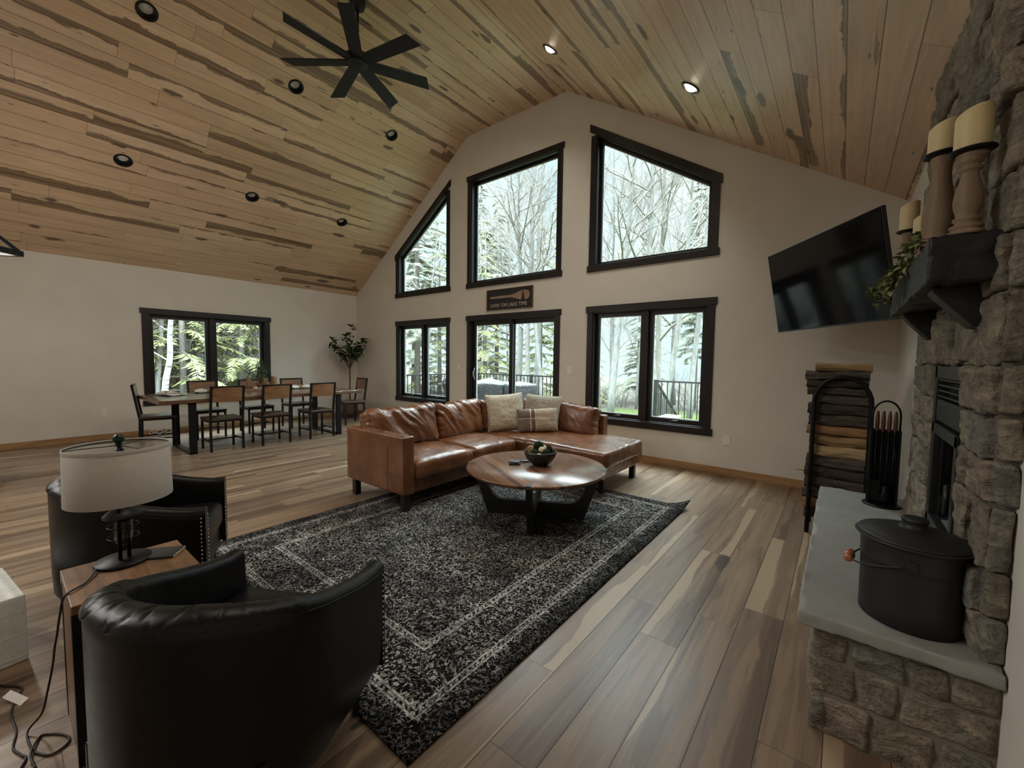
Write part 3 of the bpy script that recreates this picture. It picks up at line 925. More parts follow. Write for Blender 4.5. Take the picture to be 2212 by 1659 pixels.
WOODS = [log_mat('split_birch', (.40, .25, .12), (.10, .08, .065), 0), log_mat('split_maple', (.36, .21, .10), (.075, .062, .052), 0), log_mat('split_oak', (.33, .22, .11), (.115, .098, .082), 0), log_mat('pale_poplar', (.50, .36, .20), (.09, .08, .07), 0)]
def log(z0, z1, y, dy, L, cx_, bark, mat, label, rz=0.0):
    """a split log lying across the rack: wedge section, bark on its round side"""
    random.seed(int(z0 * 1000) + int(y * 77))
    n = 30; N = 20; h = z1 - z0
    prof = []
    for k in range(n):
        a = 2 * pi * k / n
        r = 1.0 / (abs(cos(a)) ** 3.2 + abs(sin(a)) ** 3.2) ** (1 / 3.2)
        prof.append((cos(a) * r, sin(a) * r))
    o = random.uniform(0, 50); v = []; at = []
    for i in range(N + 1):
        x = -L / 2 + L * i / N
        wob = nz((x, o, 0), 5, o) * .016
        for k, (a, b) in enumerate(prof):
            q = Vector((x + nz((a * 3, b * 3, i // N), 2, o) * .008, a * dy / 2, b * h / 2 + wob))
            d = 1 + .20 * nz((x * 5, a * 1.8, b * 1.8), 1.6, o) + .12 * nz((x * 4, a * 9, b * 9), 1.4, o + 9)
            q.y *= d; q.z *= d
            v.append(q)
            front = a < 0
            at.append(1.0 if ((bark and front) or (not bark and (a > .55))) else (1.0 if (bark and b > .75) else 0.0))
    m_ = MB(); fs = []
    for i in range(N):
        for k in range(n):
            k2 = (k + 1) % n; fs.append((i * n + k, i * n + k2, (i + 1) * n + k2, (i + 1) * n + k))
    m_.add(v, fs, True)
    m_.add([v[k] for k in range(n)], [tuple(range(n - 1, -1, -1))]); m_.add([v[N * n + k] for k in range(n)], [tuple(range(n))])
    at += [0.0] * (2 * n)
    o_ = m_.build('firewood_log', mat)
    A = o_.data.attributes.new('bark', 'FLOAT', 'POINT'); A.data.foreach_set('value', at)
    o_.location = (cx_, y, (z0 + z1) / 2); o_.rotation_euler = (0, random.uniform(-.022, .022), rz)
    return tag(o_, label, 'firewood', 'split logs stacked in the rack')
names = [
    (.115, .200, True, 'dark bark-covered log at the very bottom of the firewood stack'), (.200, .285, False, 'pale split log second from the bottom of the firewood stack'),
    (.285, .375, True, 'dark bark log third from bottom, at hearth slab height in the rack'), (.375, .462, True, 'dark bark log fourth from bottom, just above the hearth slab'),
    (.462, .545, True, 'grey barked log under the three pale split logs, lower one'), (.545, .640, True, 'rough grey barked log directly under the three pale split logs'),
    (.640, .735, False, 'yellow split log, lowest of the three pale ones mid stack'), (.735, .815, False, 'tan split log with a knot, middle of the three pale ones'),
    (.815, .893, False, 'orange tan split log, top one of the three pale ones'), (.893, .985, True, 'dark barked log directly above the three pale split logs'),
    (.985, 1.070, True, 'dark barked log two above the three pale split logs'), (1.070, 1.145, True, 'thin grey brown split log inside the rack arch, third below its crown'),
    (1.145, 1.205, True, 'dark log inside the rack arch, second below its crown'), (1.205, 1.265, True, 'greyish log just beneath the crown of the rack arch'),
    (1.265, 1.335, True, 'dark log with pale splintered edge crossing above the rack arch'), (1.335, 1.395, False, 'brown split log lying on top of the firewood stack')]
random.seed(5)
for i, (a, b, bk, lb) in enumerate(names):
    L = random.uniform(.37, .40) if i < 14 else (.41 if i == 14 else .355)
    cxx = cx - .022 + random.uniform(-.022, .018)
    if i == 15: cxx = cx - .005
    log(a, b + .004, 4.265, .15, L, cxx, bk, WOODS[(i * 3 + 1) % 4] if not bk else WOODS[i % 3], lb)
    log(a, b + .004, 4.40, .11, L * .95, cxx, bk, WOODS[(i + 2) % 4], 'split log in the rear row of the firewood rack, hidden behind the front logs')
# splinter of bark sticking out to the left of the stack
m_ = MB(); m_.tube([(0, 0, 0), (-.03, 0, .006), (-.058, 0, .004), (-.082, 0, -.004)], [.008, .006, .004, .001], 6)
o = m_.build('bark_splinter', WOODS[1]); o.location = (RX0 - .035, 4.22, .497)
tag(o, 'curled bark splinter sticking out of the left side of the log stack', 'bark')

# candle holders, candles and greenery on the mantel
M['turned'] = oak('weathered_turned_wood', ((.13, .085, .05), (.21, .145, .09), (.30, .22, .145)), .8, .7, 2)
M['wax'] = plain('ivory_wax', (.62, .51, .28), .5, var=.05, scale=9, spec=.4, Subsurface_Weight=.25)
M['wax'].node_tree.nodes['Principled BSDF'].inputs['Subsurface Radius'].default_value = (.02, .012, .006)
def holder(x, y, h, r, label, wax_h, wax_r, wlabel, kind):
    t = thing('candle_holder', label, 'candle holder', (x, y, MZ1), group='turned wooden candle holders on the mantel')
    if kind == 0:
        pr = [(.0, 0), (1.0, 0), (1.04, .02), (1.0, .045), (.82, .055), (.80, .07), (.94, .085), (.94, .11), (.70, .13), (.62, .155), (.80, .175), (.80, .20), (.62, .215), (.66, .26), (.80, .34), (.84, .42), (.76, .53), (.58, .64), (.48, .72), (.46, .755), (.66, .77), (.68, .80), (.50, .815), (.48, .84), (.70, .86), (.72, .89), (.62, .90), (.84, .93), (.86, .965), (.0, .97)]
    else:
        pr = [(.0, 0), (1.0, 0), (1.02, .03), (.92, .06), (.96, .09), (.86, .12), (.90, .16), (.98, .24), (1.0, .32), (.96, .40), (.80, .53), (.62, .65), (.54, .76), (.56, .86), (.68, .94), (.72, .965), (.0, .97)]
    m_ = MB(); m_.lathe([(a * r, b * h) for a, b in pr], n=28); m_.build('turned_post', M['turned'], t)
    m_ = MB(); R2 = wax_r * 1.28
    m_.lathe([(.0, h * .968), (R2 * .8, h * .968), (R2, h * .968 + .006), (R2, h * .968 + .010), (R2 * .96, h * .968 + .010), (R2 * .8, h * .968 + .006), (0, h * .968 + .006)], n=32); m_.build('drip_plate', M['black_metal'], t)
    z = MZ1 + h * .968 + .0062
    c = thing('candle', wlabel, 'candle', (x, y, z), group='ivory pillar candles on the mantel')
    n = 30; v = []; rows = [(.97, 0), (1, .006), (1.0, wax_h * .5), (1.0, wax_h - .008), (.985, wax_h - .002), (.93, wax_h), (.84, wax_h - .010), (.45, wax_h - .017), (.0, wax_h - .018)]
    dip = radians(150)
    for i, (rr, zz) in enumerate(rows):
        for k in range(n):
            a = 2 * pi * k / n
            sl_ = (.0 if i < 3 else .026 * (cos(a - dip) * .5 + .5) ** 1.2)
            v.append((rr * wax_r * cos(a), rr * wax_r * sin(a), zz - sl_))
    m_ = MB(); m_.add(v, [(i * n + k, i * n + (k + 1) % n, (i + 1) * n + (k + 1) % n, (i + 1) * n + k) for i in range(len(rows) - 1) for k in range(n)], True)
    m_.build('wax_body', M['wax'], c)
    m_ = MB(); m_.tube([(0, 0, wax_h - .03), (.001, 0, wax_h - .004)], .0015, 6); m_.build('wick', M['black_metal'], c)
holder(.297, 2.005, .268, .043, 'tall ringed wooden candle holder nearest the camera at mantel end', .137, .044, 'tallest ivory candle, on the holder nearest the camera', 0)
holder(.250, 2.165, .335, .047, 'smooth vase-shaped wooden candle holder second from the near mantel end', .115, .043, 'ivory candle second from the near end of the mantel', 1)
holder(.250, 3.14, .302, .042, 'wooden candle holder at the far mantel end beside the television', .155, .040, 'ivory candle at the far end of the mantel in front of the television', 1)
holder(.268, 2.74, .185, .040, 'short wooden candle holder third from near mantel end, behind the leaves', .095, .036, 'small pinkish ivory candle partly hidden behind the garland leaves', 0)
M['leaf_garland'] = None
def leaf_mat(nm, c0, c1, c2, rough=.5):
    g = G(nm); r = g.node('NewGeometry').outputs['Random Per Island']
    n = g.noise(g.coord(), 30, 2)
    return g.pbr(g.ramp(g.add(g.mul(r, .75), g.mul(n, .25)), [(.1, c0), (.5, c1), (.9, c2)]), rough, 0, None, .4)
M['leaf_garland'] = leaf_mat('pale_green_leaf', (.07, .095, .035), (.15, .185, .07), (.30, .32, .15))
M['stem'] = plain('brown_twig', (.07, .045, .025), .8)
def leaf(mb_, p, d, up, L, W, cup=.25, n=4, fold=.12):
    """a small curved leaf"""
    d = Vector(d).normalized(); up = Vector(up); s = d.cross(up)
    if s.length < 1e-4: s = d.cross(Vector((1, .3, 0)))
    s.normalize(); u = s.cross(d).normalized()
    v = []
    for i in range(n + 1):
        t = i / n
        w = W * .5 * (sin(pi * min(1, t * .93 + .07)) ** .8) if 0 < i < n else W * .04
        c = Vector(p) + d * L * t - u * cup * L * t * t
        v += [c + s * w + u * fold * w * 2, c, c - s * w + u * fold * w * 2]
    fs = []
    for i in range(n):
        a = i * 3
        fs += [(a, a + 1, a + 4, a + 3), (a + 1, a + 2, a + 5, a + 4)]
    mb_.add(v, fs, True)
def garland(name, label, paths, nleaf, L, seed, origin, back=None):
    random.seed(seed)
    t = thing(name, label, 'garland', origin)
    ms, ml = MB(), MB(); o = Vector(origin)
    for path in paths:
        pts = [Vector(p) - o for p in path]
        ms.tube(pts, .0022, 5)
        tot = len(pts) - 1
        for k in range(nleaf):
            f = random.random() * tot; i = min(int(f), tot - 1)
            p = pts[i].lerp(pts[i + 1], f - i)
            d = Vector((random.gauss(-.35, .7), random.gauss(0, .7), random.gauss(.15, .6)))
            if back and d.x > 0: d.x *= -.6
            d.normalize()
            st_ = p + d * random.uniform(0, .018)
            ms.tube([p, st_], .0009, 4, caps=False)
            leaf(ml, st_, d, (random.gauss(0, .3), random.gauss(0, .3), 1), L * random.uniform(.6, 1.15), L * random.uniform(.55, .85), .35)
    ms.build('stems', M['stem'], t); ml.build('leaves', M['leaf_garland'], t)
garland('leaf_garland', 'pale green leafy garland lying round the candle holders on the near half of the mantel',
        [[(.235, 2.08, 1.835), (.212, 2.2, 1.86), (.205, 2.35, 1.872), (.215, 2.5, 1.85)], [(.205, 2.12, 1.85), (.190, 2.28, 1.86), (.192, 2.45, 1.845)], [(.24, 2.2, 1.89), (.22, 2.34, 1.90), (.21, 2.5, 1.87)]], 56, .031, 3, (.22, 2.3, 1.829), True)
garland('leaf_garland', 'pale green leafy garland hanging over the front of the mantel beside the television',
        [[(.215, 2.52, 1.84), (.185, 2.62, 1.84), (.17, 2.75, 1.80), (.165, 2.85, 1.74)], [(.205, 2.66, 1.85), (.165, 2.76, 1.83), (.145, 2.95, 1.78), (.140, 3.02, 1.73)], [(.22, 2.8, 1.85), (.17, 2.95, 1.85), (.135, 3.1, 1.82), (.12, 3.2, 1.80)], [(.18, 2.6, 1.82), (.165, 2.66, 1.76), (.17, 2.72, 1.71)]], 62, .033, 8, (.2, 2.8, 1.829), True)

# television on its wall arm
M['screen'] = plain('dark_television_screen', (.004, .004, .005), .09, 0, spec=.14, var=0)
M['tvplastic'] = plain('black_television_plastic', (.012, .012, .013), .4)
tvw, tvh = 1.42, .787
def cam_axes(yaw, pitch):
    f0 = Vector((-sin(yaw), cos(yaw), 0)); r0 = Vector((cos(yaw), sin(yaw), 0)); z0 = Vector((0, 0, 1))
    return r0, -f0 * sin(pitch) + z0 * cos(pitch), f0 * cos(pitch) + z0 * sin(pitch)
tr_, tu_, tf_ = cam_axes(radians(-55.41), radians(10.48))
TV0 = Vector((-.188, 4.446, 2.099))
t = thing('television', 'large black flat television tilted towards the sofa in the far right corner', 'television', TV0)
tm = Matrix((tr_, tf_, tu_)).transposed()
m_ = MB(); m_.obox(tf_ * .018, (tvw, .030, tvh), tm); m_.build('casing', M['tvplastic'], t, bevel=.004)
m_ = MB(); m_.obox(tf_ * .052 - tu_ * .06, (tvw * .72, .045, tvh * .62), tm); m_.build('rear_housing', M['tvplastic'], t, bevel=.012)
m_ = MB(); m_.obox(tf_ * .0015 + tu_ * .004, (tvw - .014, .004, tvh - .022), tm); m_.build('screen', M['screen'], t)
a0 = TV0 + tf_ * .078; elbow = Vector((.22, 5.10, 2.02)); wallp = Vector((.30, YG - .025, 2.02))
t = thing('television_mount', 'black jointed wall arm holding the television', 'wall mount', wallp)
m_ = MB(); m_.obox(a0 - wallp + tf_ * .004, (.32, .012, .30), tm); m_.build('tilt_plate', M['black_metal'], t)
m_ = MB(); m_.tube([a0 + tf_ * .012 - wallp, elbow - wallp], .02, 10); m_.build('front_arm', M['black_metal'], t)
m_ = MB(); m_.tube([elbow - wallp, (0, 0, 0)], .022, 10); m_.build('rear_arm', M['black_metal'], t)
m_ = MB(); m_.box(-.06, .06, .0, .025, -.16, .16); m_.build('wall_plate', M['black_metal'], t, bevel=.003)
# ------------------------------------------------------------------ ceiling fan
FC = Vector((-4.545, 2.752, 4.81))
t = thing('ceiling_fan', 'flat black seven-blade ceiling fan on a downrod under the ceiling strip', 'ceiling fan', FC)
m_ = MB(); m_.lathe([(.0, ZR - 4.81), (.088, ZR - 4.81), (.088, .64), (.075, .60), (.03, .588), (.0, .586)], n=32); m_.build('canopy', M['black_fan'], t)
m_ = MB(); m_.lathe([(.014, .10), (.014, .60)], n=16); m_.build('downrod', M['black_fan'], t)
m_ = MB(); m_.lathe([(.0, .125), (.022, .125), (.03, .11), (.05, .095), (.09, .085), (.135, .06), (.142, .035), (.142, .0), (.120, -.012), (.0, -.014)], n=40); m_.build('motor_housing', M['black_fan'], t)
m_ = MB(); m_.lathe([(.0, -.045), (.10, -.042), (.115, -.03), (.118, -.012), (.0, -.010)], n=40); m_.build('hub_cover', M['black_fan'], t)
for k in range(7):
    a = radians(12.6 + k * 360 / 7)
    R_ = Matrix.Rotation(a, 3, 'Z'); tw = Matrix.Rotation(radians(-11), 3, 'X')
    m_ = MB(); N = 14; v = []
    for i in range(N + 1):
        f = i / N; x0 = .09 + .73 * f; w = .070 + .012 * f
        for s, y in ((0, -w), (0, w)):
            xx = x0 + (.035 if (i == N and y > 0) else (-.035 if i == N else 0))
            for dz in (-.006, .006):
                v.append(R_ @ (tw @ Vector((xx, y, dz + .012 * (1 - (y / w) ** 2)))))
    fs = []
    for i in range(N):
        a0_, b0_ = i * 4, (i + 1) * 4
        fs += [(a0_, a0_ + 2, b0_ + 2, b0_), (a0_ + 1, b0_ + 1, b0_ + 3, a0_ + 3), (a0_, b0_, b0_ + 1, a0_ + 1), (a0_ + 2, a0_ + 3, b0_ + 3, b0_ + 2)]
    fs += [(0, 1, 3, 2), (N * 4, N * 4 + 2, N * 4 + 3, N * 4 + 1)]
    m_.add(v, fs); m_.build('blade', M['black_fan'], t)

# ------------------------------------------------------------------ rug
def rug_mat():
    g = G('distressed_black_rug'); co = g.coord()
    x, y, z = g.sep(co)
    ex = g.sub(1.24, g.math('ABSOLUTE', x)); ey = g.sub(1.62, g.math('ABSOLUTE', y))
    d = g.math('MINIMUM', ex, ey)
    wv = g.noise(co, 7, 2, .5, 0, True)
    cc = g.node('VectorMath', {0: co, 1: g.node('VectorMath', {0: wv, 'Scale': .10}, operation='SCALE').outputs[0]}, operation='ADD').outputs[0]
    n1 = g.noise(cc, 30, 2.5, .55, 2.2)
    line = g.sub(1.0, g.step(g.math('ABSOLUTE', g.sub(n1, .5)), .016, .050))
    n2 = g.noise(cc, 46, 2, .5, 1.0)
    blot = g.step(n2, .60, .64)
    big = g.noise(co, 1.7, 3, .6, .5); mid = g.noise(co, 6.0, 3, .6)
    dens = g.step(g.add(g.mul(big, .5), g.mul(mid, .5)), .34, .60)
    fine = g.step(g.noise(co, 62, 2), .40, .54)
    spk = g.mul(g.math('MAXIMUM', line, g.mul(blot, .85)), g.mul(fine, g.add(.26, g.mul(dens, .74))))
    # medallion lattice in the field and the border bands
    def ln(pos, w): return g.sub(1.0, g.step(g.math('ABSOLUTE', g.sub(d, pos)), w * .5, w))
    dash = g.step(g.noise(g.mapping(co, (1, 1, 1)), 55, 1), .42, .55)
    lines = g.math('MAXIMUM', g.math('MAXIMUM', ln(.125, .007), ln(.155, .007)), g.math('MAXIMUM', ln(.395, .007), ln(.425, .007)))
    lines = g.math('MAXIMUM', lines, g.mul(g.math('MAXIMUM', ln(.140, .008), ln(.410, .008)), g.step(g.math('SINE', g.mul(g.add(x, y), 190.0)), -.1, .4)))
    lines = g.mul(g.mul(lines, g.add(.3, g.mul(dash, .7))), g.add(.5, g.mul(dens, .5)))
    edge = g.step(d, .07, .11)
    spk = g.mul(spk, g.add(.42, g.mul(edge, .58)))
    f = g.math('MAXIMUM', spk, g.mul(lines, .9))
    pile = g.noise(co, 300, 2)
    base = g.ramp(mid, [(.3, (.003, .003, .0034)), (.7, (.009, .009, .009))])
    lt = g.ramp(g.noise(co, 20, 2), [(.3, (.46, .445, .42)), (.7, (.72, .70, .66))])
    c = g.mix(g.mul(f, .92), base, lt)
    c = g.mix(1.0, c, g.ramp(pile, [(.3, (.7,) * 3), (.7, (1.2,) * 3)]), 'MULTIPLY')
    return g.pbr(c, .95, 0, g.bump(g.add(pile, g.mul(f, .4)), .5, .005), .05)
RC = (-2.338, 2.45)
m_ = MB(); NX, NY = 62, 81; v = []
for lay in (0, 1):
    for j in range(NY + 1):
        for i in range(NX + 1):
            x = -1.24 + 2.48 * i / NX; y = -1.62 + 3.24 * j / NY
            # far right corner curls up a little
            k = max(0.0, 1 - math.hypot(1.24 - x, (1.62 - y)) / .22)
            zc = .075 * k ** 2
            z = (.002 + zc) if lay == 0 else (.012 + zc + .0012 * nz((x, y, 0), 4, 2))
            v.append((x + .03 * k * k, y + .02 * k * k, z))
W1 = NX + 1; B = (NX + 1) * (NY + 1); fs = []
for j in range(NY):
    for i in range(NX):
        a = j * W1 + i
        fs.append((a, a + W1, a + W1 + 1, a + 1)); fs.append((B + a, B + a + 1, B + a + W1 + 1, B + a + W1))
for i in range(NX):
    fs.append((i, i + 1, B + i + 1, B + i)); a = NY * W1 + i; fs.append((a + 1, a, B + a, B + a + 1))
for j in range(NY):
    a = j * W1; fs.append((a + W1, a, B + a, B + a + W1)); a = j * W1 + NX; fs.append((a, a + W1, B + a + W1, B + a))
m_.add(v, fs, True)
o = m_.build('area_rug', rug_mat()); o.location = (*RC, 0)
tag(o, 'large black area rug with distressed pale pattern under the coffee table', 'rug')

# ------------------------------------------------------------------ sectional sofa
SO = Vector((-3.4, 3.4, 0))
sofa = thing('sectional_sofa', 'cognac brown leather sectional sofa with chaise end in front of the gable windows', 'sofa', SO)
def crease(p, freq=(3, 16), rot=0.6, o=0.0, sharp=3.0):
    c, s = cos(rot), sin(rot)
    a = p[0] * c + p[1] * s; b = -p[0] * s + p[1] * c
    n = mnoise.noise(Vector((a * freq[0] + o, b * freq[1] + .6 * mnoise.noise(Vector((a * 4, b * 4, o))), o)))
    return (1 - abs(n)) ** sharp
def scush(x0, x1, y0, y1, z0, z1, r, crown, seed, seg=(26, 26, 6), front='x'):
    c = ((x0 + x1) / 2 - SO.x, (y0 + y1) / 2 - SO.y, (z0 + z1) / 2); s = (x1 - x0, y1 - y0, z1 - z0)
    def disp(p, n, w):
        k = max(0, (1 - w[0] ** 2) * (1 - w[1] ** 2)) ** .6
        q = Vector((0, 0, 0))
        if n.z > .2 or (abs(n.x) < .5 and abs(n.y) < .5):
            q.z += crown * k if p.z > 0 else 0
        # gathers along the seams
        e = max(abs(w[0]) ** 7, abs(w[1]) ** 7)
        along = p.y if abs(w[0]) > abs(w[1]) else p.x
        g_ = nz((along * 26 + seed, p.z * 3, seed), 1) * .006 * e
        lump = nz(p, 5.5, seed) * .007 + nz(p, 13, seed + 4) * .0035
        fold = -.006 * (crease((p.x, p.y), (2.2, 9), .5 + seed, seed) - .5) * (.4 + .6 * k)
        return n * (g_ + lump + fold) + q
    m2 = MB(); m2.rbox(c, s, r, seg, disp)
    return m2
sx = lambda m2, nm, mat='cognac', **k: m2.build(nm, M[mat], sofa, **k)
m2 = MB(); m2.box(-3.90 - SO.x, -3.02 - SO.x, 2.28 - SO.y, 4.93 - SO.y, .165, .29); m2.box(-3.06 - SO.x, -1.87 - SO.x, 3.85 - SO.y, 4.93 - SO.y, .165, .29)
sx(m2, 'base_frame', bevel=.008)
dl = lambda p, n, w: n * (nz(p, 4, 7) * .003)
m2 = MB(); m2.rbox((-3.452 - SO.x, 2.273 - SO.y, .435), (.945, .125, .53), .016, (20, 4, 12), dl); arm = sx(m2, 'armrest')
m2 = MB()
for z0, z1 in ((.17, .70),):
    m2.tube([(-3.45 + .23 - SO.x, 2.209 - SO.y, .172), (-3.45 + .23 - SO.x, 2.209 - SO.y, .69)], .0022, 5)
m2.build('seam', M['cognac'], arm)
m2 = MB(); m2.rbox((-3.855 - SO.x, 3.64 - SO.y, .435), (.13, 2.60, .53), .016, (4, 40, 12), dl); sx(m2, 'back_panel')
m2 = MB(); m2.rbox((-3.07 - SO.x, 4.885 - SO.y, .435), (1.45, .125, .53), .016, (30, 4, 12), dl); sx(m2, 'back_panel')
sx(scush(-3.78, -2.95, 2.338, 3.086, .288, .462, .048, .036, 1.3), 'seat_cushion')
sx(scush(-3.78, -2.95, 3.100, 3.808, .288, .462, .048, .036, 4.1), 'seat_cushion')
sx(scush(-3.78, -1.815, 3.82, 4.815, .285, .460, .045, .030, 7.7, (60, 30, 6)), 'chaise_cushion')
def bcush(c, w, h, th, rz, tilt, seed, wr=1.0, sag=0.0):
    """back cushion: local x = width, y = thickness (front is -y), z = height"""
    R_ = Matrix.Rotation(rz, 3, 'Z') @ Matrix.Rotation(tilt, 3, 'X')
    def disp(p, n, w_):
        k = (1 - w_[0] ** 4) * (1 - abs(w_[2]) ** 4)
        q = Vector((0, (-.045 if p.y < 0 else .02) * k, 0))
        q.x += -w_[0] * .018 * (1 - w_[2] ** 2); q.z += (-sag * (w_[0] * .5 + .5) * (w_[2] * .5 + .5)) - .012 * (1 - w_[0] ** 2) * (1 if w_[2] > 0 else 0) * .5
        up_ = (w_[2] * .5 + .5)
        f1 = crease((p.x, p.z), (1.6, 8.5), 2.15, seed, 2.2) - .62
        f2 = crease((p.x, p.z), (3.0, 18), 2.3, seed + 8, 3) - .5
        front = 1.0 if (n.y < -.2 or w_[2] > .8) else .25
        amp = wr * front * (.25 + .75 * up_)
        e = max(abs(w_[0]) ** 8, abs(w_[2]) ** 8)
        along = p.x if abs(w_[2]) > abs(w_[0]) else p.z
        return n * (.046 * f1 * amp + .014 * f2 * amp + nz(p, 7, seed) * .008 + e * .008 * nz((along * 30, 0, seed), 1)) + q
    m2 = MB(); m2.rbox(Vector(c) - SO, (w, th, h), .055, (40, 4, 30), disp, R_)
    return m2
sx(bcush((-3.675, 2.70, .66), .90, .43, .19, pi / 2, radians(-15), 2.2, 1.25), 'back_cushion')
sx(bcush((-3.675, 3.525, .66), .74, .43, .19, pi / 2, radians(-14), 5.9, 1.0), 'back_cushion')
sx(bcush((-3.675, 4.24, .645), .68, .40, .18, pi / 2, radians(-14), 9.3, .8), 'back_cushion')
sx(bcush((-3.22, 4.70, .645), .62, .40, .18, 0, radians(-12), 12.4, .6), 'back_cushion')
sx(bcush((-2.655, 4.70, .645), .60, .43, .19, 0, radians(-13), 15.7, .35, .055), 'back_cushion')
for (x, y, z) in ((-3.85, 2.275, 0), (-3.045, 2.275, .0135), (-1.915, 3.935, .0135), (-1.915, 4.74, 0), (-3.85, 4.86, 0)):
    m2 = MB(); m2.box(x - .031 - SO.x, x + .031 - SO.x, y - .031 - SO.y, y + .031 - SO.y, z, .168); sx(m2, 'leg', 'black_wood', bevel=.004)

# throw pillows
def pillow(name, label, w, h, th, M_, seed, mat, ears=.05):
    N = 30; v = []; m2 = MB()
    for side in (1, -1):
        for j in range(N + 1):
            for i in range(N + 1):
                u = -1 + 2 * i / N; q = -1 + 2 * j / N
                x = u * w / 2 * (1 - ears * (1 - q * q)); z = q * h / 2 * (1 - ears * (1 - u * u))
                k = max(0, (1 - u ** 4) * (1 - q ** 4)) ** .62
                y = side * th / 2 * k * (1 + .10 * nz((u * 2, q * 2, side), 1, seed)) + .012 * nz((u * 1.3, q * 1.3, 0), 1, seed + 3)
                y += side * k * .006 * nz((u * 5, q * 5, side * 3), 1.2, seed)
                v.append((x, y, z))
    W_ = N + 1; B_ = W_ * W_; fs = []
    for j in range(N):
        for i in range(N):
            a = j * W_ + i
            fs.append((a, a + W_, a + W_ + 1, a + 1)); fs.append((B_ + a, B_ + a + 1, B_ + a + W_ + 1, B_ + a + W_))
    m2.add(v, fs, True)
    o_ = m2.build(name, mat)
    bm = bmesh.new(); bm.from_mesh(o_.data); bmesh.ops.remove_doubles(bm, verts=bm.verts, dist=.0006); bm.to_mesh(o_.data); bm.free()
    o_.matrix_world = M_
    return tag(o_, label, 'pillow', 'throw pillows on the sofa')
def weave(nm, col, sc_, kind):
    g = G(nm); co = g.coord(); x, y, z = g.sep(co)
    if kind == 'cable':
        a = g.math('SINE', g.mul(g.add(x, z), 150.0)); b = g.math('SINE', g.mul(g.sub(x, z), 150.0))
        h = g.mul(a, b); nb = g.bump(h, .9, .012)
    else:
        a = g.math('SINE', g.mul(g.add(x, g.mul(g.noise(co, 9, 2), .06)), sc_)); b = g.math('SINE', g.mul(z, sc_))
        h = g.add(g.mul(a, b), g.noise(co, 90, 2)); nb = g.bump(h, .7, .006)
    n = g.noise(co, 14, 3)
    c = g.mix(1.0, col, g.ramp(g.add(g.mul(n, .5), g.mul(h, .25)), [(.1, (.78,) * 3), (.6, (1.08,) * 3)]), 'MULTIPLY')
    return g.pbr(c, .92, 0, nb, .15, Sheen_Weight=.2)
M['cream'] = weave('cream_woven_wool', (.56, .50, .39), 210.0, 'weave')
M['cable'] = weave('cream_cable_knit', (.60, .55, .45), 95.0, 'cable')
def lumbar_mat():
    g = G('striped_lumbar_cloth'); co = g.coord(); x, y, z = g.sep(co)
    n = g.noise(co, 120, 2); n2 = g.noise(co, 10, 3)
    left = g.math('LESS_THAN', x, -.072)
    c = g.mix(left, (.40, .33, .24), (.17, .135, .105))
    def band(v, p, w): return g.math('LESS_THAN', g.math('ABSOLUTE', g.sub(v, p)), w)
    c = g.mix(band(x, -.055, .018), c, (.15, .085, .06))
    c = g.mix(band(x, -.092, .006), c, (.62, .56, .46))
    c = g.mix(band(x, -.028, .003), c, (.62, .56, .46))
    c = g.mix(g.mul(band(z, .02, .005), .8), c, (.60, .50, .38))
    c = g.mix(g.mul(band(z, -.008, .004), .7), c, (.24, .17, .12))
    c = g.mix(1.0, c, g.ramp(g.add(g.mul(n, .5), g.mul(n2, .5)), [(.3, (.8,) * 3), (.7, (1.15,) * 3)]), 'MULTIPLY')
    return g.pbr(c, .93, 0, g.bump(g.add(n, g.math('SINE', g.mul(z, 700.0))), .4, .003), .12, Sheen_Weight=.15)
def PM(c, rz, tilt, roll=0.0): return Matrix.Translation(c) @ Matrix.Rotation(rz, 4, 'Z') @ Matrix.Rotation(tilt, 4, 'X') @ Matrix.Rotation(roll, 4, 'Y')
pillow('throw_pillow', 'cable-knit cream pillow standing behind the striped lumbar pillow', .52, .48, .16, PM((-3.07, 4.47, .705), radians(14), radians(-16), radians(2)), 1.5, M['cable'])
pillow('throw_pillow', 'plain woven cream pillow in the sofa corner, left of the striped one', .50, .50, .17, PM((-3.375, 4.085, .715), radians(44), radians(-16), radians(-5)), 4.4, M['cream'], .07)
pillow('throw_pillow', 'oblong taupe lumbar pillow with brown and white stripes in front', .53, .31, .13, PM((-2.99, 4.27, .632), radians(43), radians(-14), radians(-2)), 7.2, lumbar_mat())

# ------------------------------------------------------------------ coffee table
CT = Vector((-2.085, 2.965, .0135)); TH = .4465
t = thing('coffee_table', 'round walnut-topped coffee table on crossed black legs in middle of the rug', 'coffee table', CT, rotz=0)
M['walnut'] = plank('walnut_table_staves', .105, 2.5, [(0, (.10, .045, .022)), (.35, (.19, .095, .05)), (.7, (.14, .066, .033)), (1, (.235, .125, .07))], (.05, .022, .012), .35, .0, .0007, (.04, .02, .012), .26, grooveb=.03, coat=.25)
ca, sa = cos(radians(-61)), sin(radians(-61))
RT = .615
m2 = MB(); m2.lathe([(0, TH - .032), (RT - .02, TH - .032), (RT - .004, TH - .022), (RT, TH - .012), (RT, TH - .006), (RT - .005, TH), (0, TH)], n=96)
m2.build('table_top', M['walnut'], t, uvf=lambda c: (c.x * ca - c.y * sa + 3.0, c.x * sa + c.y * ca))
M['inlay'] = plain('dull_pewter_inlay', (.10, .12, .13), .3, .8)
